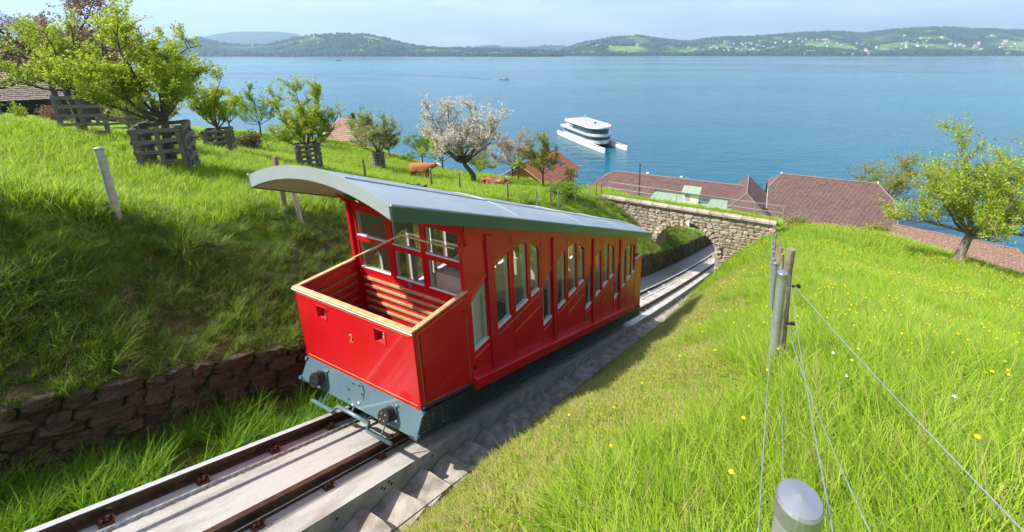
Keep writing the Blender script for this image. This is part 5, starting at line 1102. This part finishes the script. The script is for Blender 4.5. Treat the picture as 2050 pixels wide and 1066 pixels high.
m = MB(); m.tube([(-xr, 0, zr+.05), (xr, 0, zr+.05)], .10, 6); part(m, 'ridge_cap', M_lead, hall)
m = MB(); m.box(-7.6, 7.6, -6.6, 6.6, 0, ze); m.prism([(-6.6, ze), (6.6, ze), (2.2, 7.5), (-2.2, 7.5)], 0, -7.6, 7.6); part(m, 'wall', M_plaster, hall)
for s in (-1, 1):
    m = MB(); m.cyl((s*xr, 0, zr+.05), (0, 0, 1), .12, .25, 8); part(m, 'finial', M_white, hall)
# --- long wing with low hipped roof
wing = empty('boathouse_wing', (15.7, 66.5, 0), (0, 0, RA-.008)); setp(wing, 'long low brown-roofed boathouse wing with a green flat annex', 'building')
zr, ze = 7.5, 6.1; x0, x1 = -10.3, 12.0; b = 2.7
m = MB(); lap_roof(m, (x0-2.6, -b, ze), (x1, -b, ze), (x0, 0, zr), (x1, 0, zr), 9, .025, 60, .04, 0, .02); lap_roof(m, (x0-4.6, -4.9, ze-1.15), (-2.45, -4.9, ze-1.15), (x0-2.6, -b, ze), (-2.45, -b, ze), 7, .025, 30, .04, 0, .02); part(m, 'roof_slope', M_slate, wing)
m = MB(); lap_roof(m, (x1, b, ze), (x0-2.6, b, ze), (x1, 0, zr), (x0, 0, zr), 9, .02); part(m, 'roof_slope', M_slate, wing)
m = MB(); m.add([(x0, 0, zr+.02), (x0-2.6, -b, ze+.02), (x0-2.6, b, ze+.02)], [(0, 1, 2)]); part(m, 'hip', M_slate, wing)
m = MB(); m.tube([(x0, 0, zr+.04), (x1, 0, zr+.04)], .09, 6); part(m, 'ridge_cap', M_lead, wing); m = MB(); m.tube([(x0, 0, zr+.04), (x0-2.6, -b, ze+.04)], .08, 6); part(m, 'hip_cap', M_lead, wing)
m = MB(); m.box(x0-2.3, x1, -2.4, 2.4, 0, ze-.02); part(m, 'wall', M_plaster, wing)
for x in (-4.5, 1.2):
    m = MB(); m.cyl((x, .15, zr), (0, 0, 1), .16, .3, 8); m.cyl((x, .15, zr+.3), (0, 0, 1), .26, .06, 8); part(m, 'roof_vent', M_white, wing)
m = MB(); m.box(-2.2, 9.6, -11.0, -2.75, 0, 5.55); m.box(-2.4, 9.7, -11.2, -2.72, 5.55, 5.70, 1); part(m, 'annex', [M_plaster, M_greenroof], wing)
seams(wing, (-2.2, -11.1, 5.64), (9.6, -11.1, 5.64), (-2.2, -2.8, 5.64), (9.6, -2.8, 5.64), 14, 0, .03, 'sheet_seam', M_greenroof)
dm = MB(); dm.box(2.6, 4.9, -5.9, -4.3, 5.7, 7.25); dormer = part(dm, 'dormer', M_plaster, wing)
m = MB(); m.prism([(-6.3, 7.25), (-3.9, 7.62), (-3.9, 7.74), (-6.3, 7.37)], 0, 2.4, 5.1); part(m, 'dormer_roof', M_greenroof, dormer)
m = MB(); m.box(2.9, 3.6, -5.93, -5.9, 5.95, 7.0); part(m, 'louvre_door', mat('grey_louvre', (.30, .30, .28), .6), dormer)
# --- cross wing with the steep gable between them
cross = empty('cross_gable', (27.0, 63.6, 0), (0, 0, RA)); setp(cross, 'steep brown cross gable between the long wing and the big hall', 'building')
zr, ze, hw_, y0, y1 = 7.9, 5.0, 3.3, -7.4, 3.0
for s in (-1, 1):
    m = MB(); lap_roof(m, (s*hw_, y0-1.0, ze), (s*hw_, y1, ze), (0, y0+.6, zr), (0, y1, zr), 12, .025, 28, .04, 0, .02); part(m, 'roof_slope', M_slate, cross)
m = MB(); m.add([(0, y0+.6, zr+.02), (hw_, y0-1, ze+.03), (-hw_, y0-1, ze+.03)], [(0, 1, 2)]); part(m, 'hip', M_slate, cross)
m = MB(); m.tube([(0, y0+.6, zr+.04), (0, y1, zr+.04)], .09, 6); part(m, 'ridge_cap', M_lead, cross)
for s in (-1, 1): m = MB(); m.tube([(0, y0+.6, zr+.05), (s*hw_, y0-1, ze+.05)], .08, 6); part(m, 'hip_cap', M_lead, cross)
m = MB(); m.box(-3, 3, y0-.6, y1, 0, ze-.02); part(m, 'wall', M_plaster, cross)
# --- small tiled shed roof at the right
shed = empty('tiled_shed', (46.5, 47.6, 0), (0, 0, math.atan2(-.62, .78))); setp(shed, 'low shed with an old mottled tile roof under the lone meadow tree', 'building')
m = MB(); lap_roof(m, (-7.0, -4.2, 3.0), (8.4, -4.2, 3.0), (-6.2, 0, 5.7), (5.6, 0, 5.7), 15, .04, 40, .10, 0, .015); part(m, 'roof_slope', M_oldtile, shed)
m = MB(); lap_roof(m, (8.4, 4.2, 3.0), (-7.0, 4.2, 3.0), (5.6, 0, 5.7), (-6.2, 0, 5.7), 15, .04); m.add([(5.6, 0, 5.7), (8.4, -4.2, 3.0), (8.4, 4.2, 3.0)], [(0, 1, 2)]); part(m, 'roof_back', M_oldtile, shed)
m = MB(); m.add([(-6.2, 0, 5.68), (-7, -4.2, 2.98), (8.4, -4.2, 2.98), (5.6, 0, 5.68)], [(0, 1, 2, 3)]); part(m, 'roof_deck', M_darkwood, shed)
m = MB(); m.tube([(-6.2, 0, 5.75), (5.6, 0, 5.75)], .10, 6); m.tube([(5.6, 0, 5.75), (8.4, -4.2, 3.08)], .10, 6); part(m, 'ridge_tiles', M_oldtile, shed)
m = MB(); m.box(-6, 7.4, -3.6, 3.6, 0, 3.0); part(m, 'wall', M_darkwood, shed)
# --- chalet with red roof and skylights
cz = 9.2; chal = empty('red_roof_chalet', (-5.5, 54.2, 0), (0, 0, -YAW)); setp(chal, 'wooden chalet with a red tiled roof and two dark skylights by the shore', 'house')
zr, ze, hw_, L = 14.2, 11.9, 4.1, 4.6
for s in (-1, 1):
    m = MB(); lap_roof(m, (s*hw_, -L, ze), (s*hw_, L, ze), (0, -L, zr), (0, L, zr), 15, .04, 26, .06, 0, .01); part(m, 'roof_slope', M_tile, chal)
    m = MB(); m.add([(s*hw_, -L+.02, ze-.02), (s*hw_, L-.02, ze-.02), (0, L-.02, zr-.02), (0, -L+.02, zr-.02)], [(0, 1, 2, 3)]); part(m, 'roof_deck', M_darkwood, chal)
    m = MB(); m.tube([(s*hw_, -L-.03, ze), (0, -L-.03, zr)], .09, 4); part(m, 'verge_board', M_wood_dark, chal)
m = MB(); m.tube([(0, -L, zr+.06), (0, L, zr+.06)], .10, 6); part(m, 'ridge_tiles', M_tile, chal)
for y in (-.8, 1.6):
    m = MB(); f0, f1 = .30, .58; m.add([(hw_*f1, y, zr+(ze-zr)*f1+.13), (hw_*f1, y+1.0, zr+(ze-zr)*f1+.13), (hw_*f0, y+1.0, zr+(ze-zr)*f0+.13), (hw_*f0, y, zr+(ze-zr)*f0+.13)], [(0, 1, 2, 3)]); sk_ = part(m, 'skylight', mat('skylight_frame', (.05, .055, .065), .3), chal)
    m = MB(); m.add([(hw_*.55, y+.1, zr+(ze-zr)*.55+.15), (hw_*.55, y+.9, zr+(ze-zr)*.55+.15), (hw_*.33, y+.9, zr+(ze-zr)*.33+.15), (hw_*.33, y+.1, zr+(ze-zr)*.33+.15)], [(0, 1, 2, 3)]); part(m, 'pane', mat('dark_pane', (.03, .05, .09), .08, spec=.8), sk_)
M_ochre = mat('ochre_boards', (.42, .20, .06), .8, col2=(.50, .26, .09), scale=5, stretch=(6, 6, .3))
m = MB(); m.prism([(-3.3, 5), (3.3, 5), (3.3, 12.1), (0, 13.9), (-3.3, 12.1)], 1, -L+.7, L-.7); part(m, 'wall', M_ochre, chal)
# --- barn on the far left
barn = empty('old_barn', (-67.5, 52.0, 20.5), (0, 0, .74)); setp(barn, 'old barn with a long grey-brown tiled roof at the left edge', 'barn')
m = MB(); lap_roof(m, (-14, -6.6, 2.1), (9.2, -6.6, 2.1), (-14, 0, 7.4), (8.2, 0, 7.4), 26, .07, 46, .05, 0, .03); part(m, 'roof_slope', M_barn_tile, barn)
m = MB(); lap_roof(m, (9.2, 6.6, 2.1), (-14, 6.6, 2.1), (8.2, 0, 7.4), (-14, 0, 7.4), 14, .06); m.add([(8.2, 0, 7.4), (9.2, -6.6, 2.1), (9.2, 6.6, 2.1)], [(0, 1, 2)]); part(m, 'roof_back', M_barn_tile, barn)
m = MB(); m.add([(-14, -6.55, 2.05), (9.1, -6.55, 2.05), (8.1, 0, 7.34), (-14, 0, 7.34)], [(0, 1, 2, 3)]); part(m, 'roof_deck', M_darkwood, barn)
m = MB(); m.box(-14, 8.2, -5.2, 5.2, -2, 3.2); part(m, 'wall', M_darkwood, barn)
m = MB(); m.box(-3.2, 1.6, -5.3, -5.21, -1, 2.0); part(m, 'doorway', mat('barn_door', (.03, .022, .016), .9), barn)
# --- small house with a clay hip roof among the orchard trees
cot = empty('clay_roof_cottage', (-35.2, 62.0, 12.0), (0, 0, .5)); setp(cot, 'small pale cottage with a pinkish clay hip roof among the trees', 'house')
M_pinktile = mat('pale_clay_tiles', (.36, .20, .15), .85, col2=(.48, .30, .23), scale=4, bump=.4)
base = [(-3.6, -3.2, 3.4), (3.6, -3.2, 3.4), (3.6, 3.2, 3.4), (-3.6, 3.2, 3.4)]; apx = [(-.6, 0, 6.5), (.6, 0, 6.5)]
m = MB(); lap_roof(m, base[0], base[1], apx[0], apx[1], 12, .04, 20, .06); part(m, 'roof_slope', M_pinktile, cot)
m = MB(); lap_roof(m, base[1], base[2], apx[1], apx[1], 12, .04); part(m, 'roof_slope', M_pinktile, cot); m = MB(); lap_roof(m, base[2], base[3], apx[1], apx[0], 12, .04); part(m, 'roof_slope', M_pinktile, cot); m = MB(); lap_roof(m, base[3], base[0], apx[0], apx[0], 12, .04); part(m, 'roof_slope', M_pinktile, cot)
m = MB(); m.box(-3.1, 3.1, -2.7, 2.7, -3, 3.5); part(m, 'wall', M_plaster, cot)
m = MB(); m.box(.75, 1.3, -.3, .3, 5.9, 7.0); m.tube([(-.6, 0, 6.4), (-.6, 0, 7.5)], .06, 6); part(m, 'chimney', M_black, cot)
for x in (-1.6, 1.2):
    m = MB(); m.box(x, x+.8, -2.74, -2.71, .8, 2.2); part(m, 'window', mat('dark_window', (.03, .035, .04), .2), cot)
# ------------------------------------------------------------------ pole behind the bridge
pole = empty('utility_pole', (5.7, 38.0, ground_z(5.7, 38.0))); setp(pole, 'slim dark pole standing behind the stone bridge', 'pole')
m = MB(); m.tube([(0, 0, -.5), (0, 0, 4.2)], [.08, .06], 8); part(m, 'mast', M_darkwood, pole); m = MB(); m.cyl((0, 0, 4.2), (0, 0, 1), .07, .06, 8); part(m, 'cap', M_black, pole)
# ------------------------------------------------------------------ boats
M_hull = mat('white_hull', (.58, .58, .575), .3, var=.03, coat=.4); M_hullline = mat('dark_hull_line', (.05, .05, .06), .4); M_tint = mat('tinted_glass', (.012, .05, .08), .06, var=.2, spec=.8); M_solar = mat('grey_solar_deck', (.30, .29, .33), .5, col2=(.36, .35, .40), scale=8)
cat_ = empty('catamaran', (3.0, 130.4, 0), (0, 0, math.atan2(-.894, .449))); setp(cat_, 'white passenger catamaran with two decks and long side hulls', 'boat')
def hull(yc):
    m = MB(); xs2 = np.linspace(-16.5, 16.5, 23); k = 10
    for i, x in enumerate(xs2):
        t = (x+16.5)/33; wd = 1.15*(min(1, t*5+.12)**.6)*(min(1, (1-t)*2.6+.02)**.75); top = 1.35+.25*t; rake = .0
        m.v += [(x, yc+wd*math.cos(a), max(-.5, .35+(top-.35)*math.sin(a)) if math.sin(a) > 0 else .35+.9*math.sin(a)) for a in [2*PI*j/k for j in range(k)]]
    n = len(xs2); m.f += [(i*k+j, i*k+(j+1) % k, (i+1)*k+(j+1) % k, (i+1)*k+j) for i in range(n-1) for j in range(k)]+[tuple(range(k)), tuple(range((n-1)*k, n*k))]; m.m += [0]*len(m.f)
    return link('hull', me_from('hull', m.v, m.f, [M_hull], None, True), cat_)
for yc in (-3.7, 3.7):
    hl_ = hull(yc); m = MB(); m.tube([(-14, yc-.75, 1.32), (0, yc-.75, 1.44), (11, yc-.62, 1.48), (14.5, yc-.25, 1.50)], .09, 5); link('hull_line', me_from('hull_line', m.v, m.f, [M_hullline]), hl_)
def deck(name, x0, x1, hw, z0, z1, mt, bow=4.5, parent=None, hw2=None, stern=1.0, rake=0):
    def ol(h): return [(x0, -h*.92), (x0+stern, -h)]+[(x1-bow+bow*math.sin(a), -h*math.cos(a)) for a in np.linspace(0, PI, 15)]+[(x0+stern, h), (x0, h*.92)]
    a = ol(hw); b_ = ol(hw2 or hw); n = len(a); m = MB(); m.add([(x, y, z0) for x, y in a]+[(x+rake, y, z1) for x, y in b_], [tuple(range(n))[::-1], tuple(range(n, 2*n))]+[(i, (i+1) % n, n+(i+1) % n, n+i) for i in range(n)])
    return link(name, me_from(name, m.v, m.f, [mt]), parent or cat_)
deck('lower_body', -11.5, 9.8, 3.7, 1.15, 2.3, M_hull, 5.5, None, 4.1); deck('lower_windows', -11.2, 9.9, 4.05, 2.3, 3.35, M_tint, 5.2); deck('main_deck', -13.5, 10.4, 4.35, 3.35, 3.95, M_hull, 5.6, None, 4.5)
deck('saloon_windows', -5.5, 8.9, 3.75, 3.95, 5.75, M_tint, 4.6); rf_ = deck('sun_roof', -10.2, 10.3, 4.3, 5.75, 6.25, M_hull, 6.0, None, 4.1); deck('solar_panels', -9.4, 9.2, 3.5, 6.25, 6.32, M_solar, 5.4, rf_)
for y in (-3.8, 3.8):
    m = MB(); m.tube([(-9.6, y, 3.9), (-8.6, y*.98, 5.8)], .12, 6); part(m, 'roof_strut', M_hull, cat_)
m = MB(); m.tube([(-3, 0, 6.3), (-3, 0, 8.3)], .08, 6); m.box(-3.1, -2.9, -.7, .7, 7.4, 7.55); part(m, 'mast', M_hull, cat_); m = MB(); m.cyl((3.2, .3, 6.3), (0, 0, 1), .32, .4, 10); part(m, 'radar_dome', M_black, cat_)
for i in range(5):
    m = MB(); x = -12.4+i*1.3; m.box(x, x+.5, -1.4, -.9, 3.95, 4.75); part(m, 'deck_seat', M_wood_dark, cat_)
for i in range(9):
    m = MB(); x = -13.2+i*.95; m.tube([(x, -4.35, 3.95), (x, -4.35, 4.85)], .03, 5); part(m, 'rail_post', M_chrome, cat_)
m = MB(); m.tube([(-13.3, -4.35, 4.85), (-5.4, -4.35, 4.85)], .035, 5); m.tube([(-13.3, 4.35, 4.85), (-5.4, 4.35, 4.85)], .035, 5); part(m, 'deck_rail', M_chrome, cat_)
for i in range(3):
    m = MB(); x = -8+i*7; m.box(x, x+1.2, -3.9, 3.9, .95, 1.35); part(m, 'cross_beam', M_hullline, cat_)
mb_ = empty('motorboat', (-75.5, 429, 0), (0, 0, .35)); mb_.scale = (.75, .75, .75); setp(mb_, 'small white motorboat drawing a long wake on the lake', 'boat')
m = MB(); m.add([(-4, -1.4, .1), (2, -1.4, .1), (5, 0, .3), (2, 1.4, .1), (-4, 1.4, .1), (-4, -1.6, 1.3), (2, -1.7, 1.5), (5.6, 0, 1.9), (2, 1.7, 1.5), (-4, 1.6, 1.3)], [(4, 3, 2, 1, 0), (5, 6, 7, 8, 9)]+[(i, (i+1) % 5, 5+(i+1) % 5, 5+i) for i in range(5)]); part(m, 'hull', M_hull, mb_)
m = MB(); m.box(-1.6, 1.6, -1.1, 1.1, 1.35, 3.2); part(m, 'cabin', M_hull, mb_); m = MB(); m.box(-1.2, 1.66, -1.15, 1.15, 2.1, 2.9); part(m, 'windows', M_tint, mb_)
M_foam = mat('wake_foam', (.60, .66, .70), .5, var=.1)
m = MB(); m.add([(-4.5, -.8, .06), (-4.5, .8, .06), (-15, 2.2, .05), (-24, .3, .05), (-15, -2.0, .05)], [(0, 1, 2, 3, 4)]); part(m, 'foam', M_foam, mb_)
# the wake is a low ridge of water behind it
m = MB(); wp = [(-80, 430), (-110, 452), (-150, 480), (-215, 512), (-290, 530), (-380, 540), (-480, 545)]
for (xa, ya), (xb, yb2) in zip(wp[:-1], wp[1:]):
    d = Vector((xb-xa, yb2-ya, 0)).normalized(); nn = Vector((-d.y, d.x, 0)); A, B = Vector((xa, ya, .02)), Vector((xb, yb2, .02)); wd = 5.0
    m.add([A-nn*wd, A+Vector((0, 0, .9)), A+nn*wd, B-nn*wd, B+Vector((0, 0, .9)), B+nn*wd], [(0, 1, 4, 3), (1, 2, 5, 4)])
wk = link('wake', me_from('wake', m.v, m.f, [M_lake], None, True), lake)
fb = empty('fishing_boat', (-730, 1290, 0), (0, 0, .1)); setp(fb, 'tiny dark boat far out on the left of the lake', 'boat')
m = MB(); m.add([(-7, -2, 0), (5, -2, 0), (8, 0, 0), (5, 2, 0), (-7, 2, 0), (-7, -2.2, 2), (5, -2.2, 2), (9, 0, 2.6), (5, 2.2, 2), (-7, 2.2, 2)], [(4, 3, 2, 1, 0), (5, 6, 7, 8, 9)]+[(i, (i+1) % 5, 5+(i+1) % 5, 5+i) for i in range(5)]); part(m, 'hull', M_hullline, fb); m = MB(); m.box(-2, 2, -1.3, 1.3, 2, 4); part(m, 'cabin', M_hullline, fb)
sb = empty('sailing_boat', (-4, 1800, 0), (0, 0, .4)); setp(sb, 'tiny white sailing boat before the far right shore', 'boat')
m = MB(); m.add([(-4, -1, 0), (3, -1, 0), (5, 0, 0), (3, 1, 0), (-4, 1, 0), (-4, -1.1, 1), (3, -1.1, 1), (5.4, 0, 1.2), (3, 1.1, 1), (-4, 1.1, 1)], [(4, 3, 2, 1, 0), (5, 6, 7, 8, 9)]+[(i, (i+1) % 5, 5+(i+1) % 5, 5+i) for i in range(5)]); part(m, 'hull', M_hull, sb)
m = MB(); m.add([(.4, -.05, 1.2), (.4, -.05, 11.5), (-4.2, -.05, 1.8), (.4, .05, 1.2), (.4, .05, 11.5), (-4.2, .05, 1.8)], [(0, 1, 2), (5, 4, 3), (0, 3, 4, 1), (1, 4, 5, 2), (2, 5, 3, 0)]); part(m, 'sail', M_hull, sb)
# ------------------------------------------------------------------ far shore: houses one by one, woods as a mass
M_fwall = mat('far_house_wall', (.66, .62, .56), .9, var=.06); M_froof = mat('far_house_roof', (.20, .11, .085), .9, col2=(.30, .19, .15), scale=.05)
def fhouse(w, l, hh, rr_):
    m = MB(); m.box(-l/2, l/2, -w/2, w/2, -4, hh); m.prism([(-w/2-.6, hh), (w/2+.6, hh), (0, hh+rr_)], 0, -l/2-.5, l/2+.5, 1); return me_from('house', m.v, m.f, [M_fwall, M_froof], m.m)
FH = [fhouse(11, 14, 7, 5), fhouse(10, 12, 6, 4.5), fhouse(12, 20, 9, 4), fhouse(9, 10, 7, 5)]
def bil(key, u, t):
    xx, D, z, T = FARPTS[key]; i = t*(xx.shape[0]-1); j = u*(xx.shape[1]-1); a, b2 = int(min(i, xx.shape[0]-2)), int(min(j, xx.shape[1]-2)); fi, fj = i-a, j-b2
    f = lambda A: (A[a, b2]*(1-fi)*(1-fj)+A[a+1, b2]*fi*(1-fj)+A[a, b2+1]*(1-fi)*fj+A[a+1, b2+1]*fi*fj); return f(xx), f(D), f(z)
RK = 'long green hillside with villages across the lake'; LK = 'wooded headland with a green field across the lake'; HK = 'low hazy land at the head of the lake'
rr2 = random.Random(5)
def houses(key, n, us, ts, label, group, umap):
    for i in range(n):
        c = rr2.choice(us); u = min(.999, max(0, rr2.gauss(c[0], c[1]))); t = min(.9, max(.02, rr2.gauss(*ts))); x, y, z = bil(key, u, t); s = rr2.uniform(.8, 1.25)
        o = link('far_house', rr2.choice(FH), None, (x, y, z), (0, 0, rr2.uniform(-.7, .7)), (s, s, s)); setp(o, label, 'house', group)
U = lambda px: (px-1125)/(2900-1125)
houses(RK, 190, [(U(1430), .035), (U(1500), .03), (U(1560), .03), (U(1640), .04), (U(1730), .04), (U(1800), .035), (U(1880), .03), (U(2000), .03)], (.26, .13), 'small pale house in the villages across the lake on the right', 'houses of the far right villages', None)
UL = lambda px: (px+900)/(2030)
houses(LK, 16, [(UL(655), .006), (UL(690), .008), (UL(775), .004)], (.45, .18), 'tiny pale house on the wooded headland across the lake', 'houses on the headland', None)
houses(HK, 34, [(.45, .06), (.62, .05), (.75, .05)], (.2, .12), 'tiny pale building of the town at the head of the lake', 'buildings of the far town', None)
M_ftree = island_mat('far_tree_leaves', [(.018, .042, .014), (.028, .062, .02), (.04, .08, .022), (.022, .05, .022)], .9, 0, 'object', .1)
ct = bpy.data.collections.new('g_fartree'); PROTO.children.link(ct)
for i in range(3):
    bm = bmesh.new(); bmesh.ops.create_icosphere(bm, subdivisions=1, radius=1); r3 = random.Random(i)
    for v_ in bm.verts:
        k = r3.uniform(.75, 1.2); v_.co = Vector((v_.co.x*k*.62, v_.co.y*k*.62, (v_.co.z+.8)*k*(.9 if i < 2 else 1.35)*.62))
    me = bpy.data.meshes.new('g_%d' % i); bm.to_mesh(me); bm.free(); me.materials.append(M_ftree); ct.objects.link(bpy.data.objects.new('g_%d' % i, me))
def woods(name, label, key, n, tsel, size):
    pts = []; r4 = random.Random(n); tries = 0
    while len(pts) < n and tries < n*12:
        tries += 1; u, t = r4.random(), r4.random(); x, y, z = bil(key, u, t)
        pn = math.sin(x*.0043+1.3)*math.sin(y*.0061+x*.0017)+.6*math.sin(x*.013+.4)*math.sin(y*.017)
        if tsel(u, t, pn): pts.append((x, y, z))
    k = len(pts); s = np.array([r4.uniform(.7, 1.3)*size for _ in range(k)])
    return grass_object(name, label, ct, np.array(pts), np.stack([np.zeros(k), np.zeros(k), rng.uniform(0, 6.28, k)], 1), np.stack([s, s, s], 1), rng.integers(0, 3, k))
woods('far_woods', 'dark woods along the shore and crest of the headland across the lake', LK, 6500, lambda u, t, p: u > .38 and (t < .10 or t > .90 or p > .25 or (u < .66 and t < .3)), 14)
woods('far_woods', 'dark woods and tree belts on the hillside across the lake', RK, 7000, lambda u, t, p: u < .62 and (t < .05 or t > .86 or p > .42), 14)
woods('far_woods', 'distant trees at the head of the lake', HK, 900, lambda u, t, p: p > .1, 18)
# ------------------------------------------------------------------ haze: one closed box of thin air round everything below the sky
m = MB(); m.box(-9600, 9600, -200, 11500, -9, 860); hz = link('haze', me_from('haze', m.v, m.f, [])); setp(hz, 'thin blue haze in the air over the lake', None, None, 'stuff')
hm = bpy.data.materials.new('haze_air'); N, L = nodes_of(hm); N.remove(N['Principled BSDF']); pv = N.new('ShaderNodeVolumePrincipled'); pv.inputs['Color'].default_value = (.50, .74, 1.0, 1); pv.inputs['Density'].default_value = .00015; pv.inputs['Anisotropy'].default_value = .2
L.new(pv.outputs[0], N['Material Output'].inputs['Volume']); hz.data.materials.append(hm)
# pieces too small to pick apart stay joined and are marked as a mass
for o in bpy.data.objects:
    if o.parent and o.name.split('.')[0] in ('rivets', 'bolts', 'corner_lugs', 'hanger', 'gold_line', 'roof_slope', 'roof_back', 'crown', 'blossom', 'foliage'): o['kind'] = 'stuff'
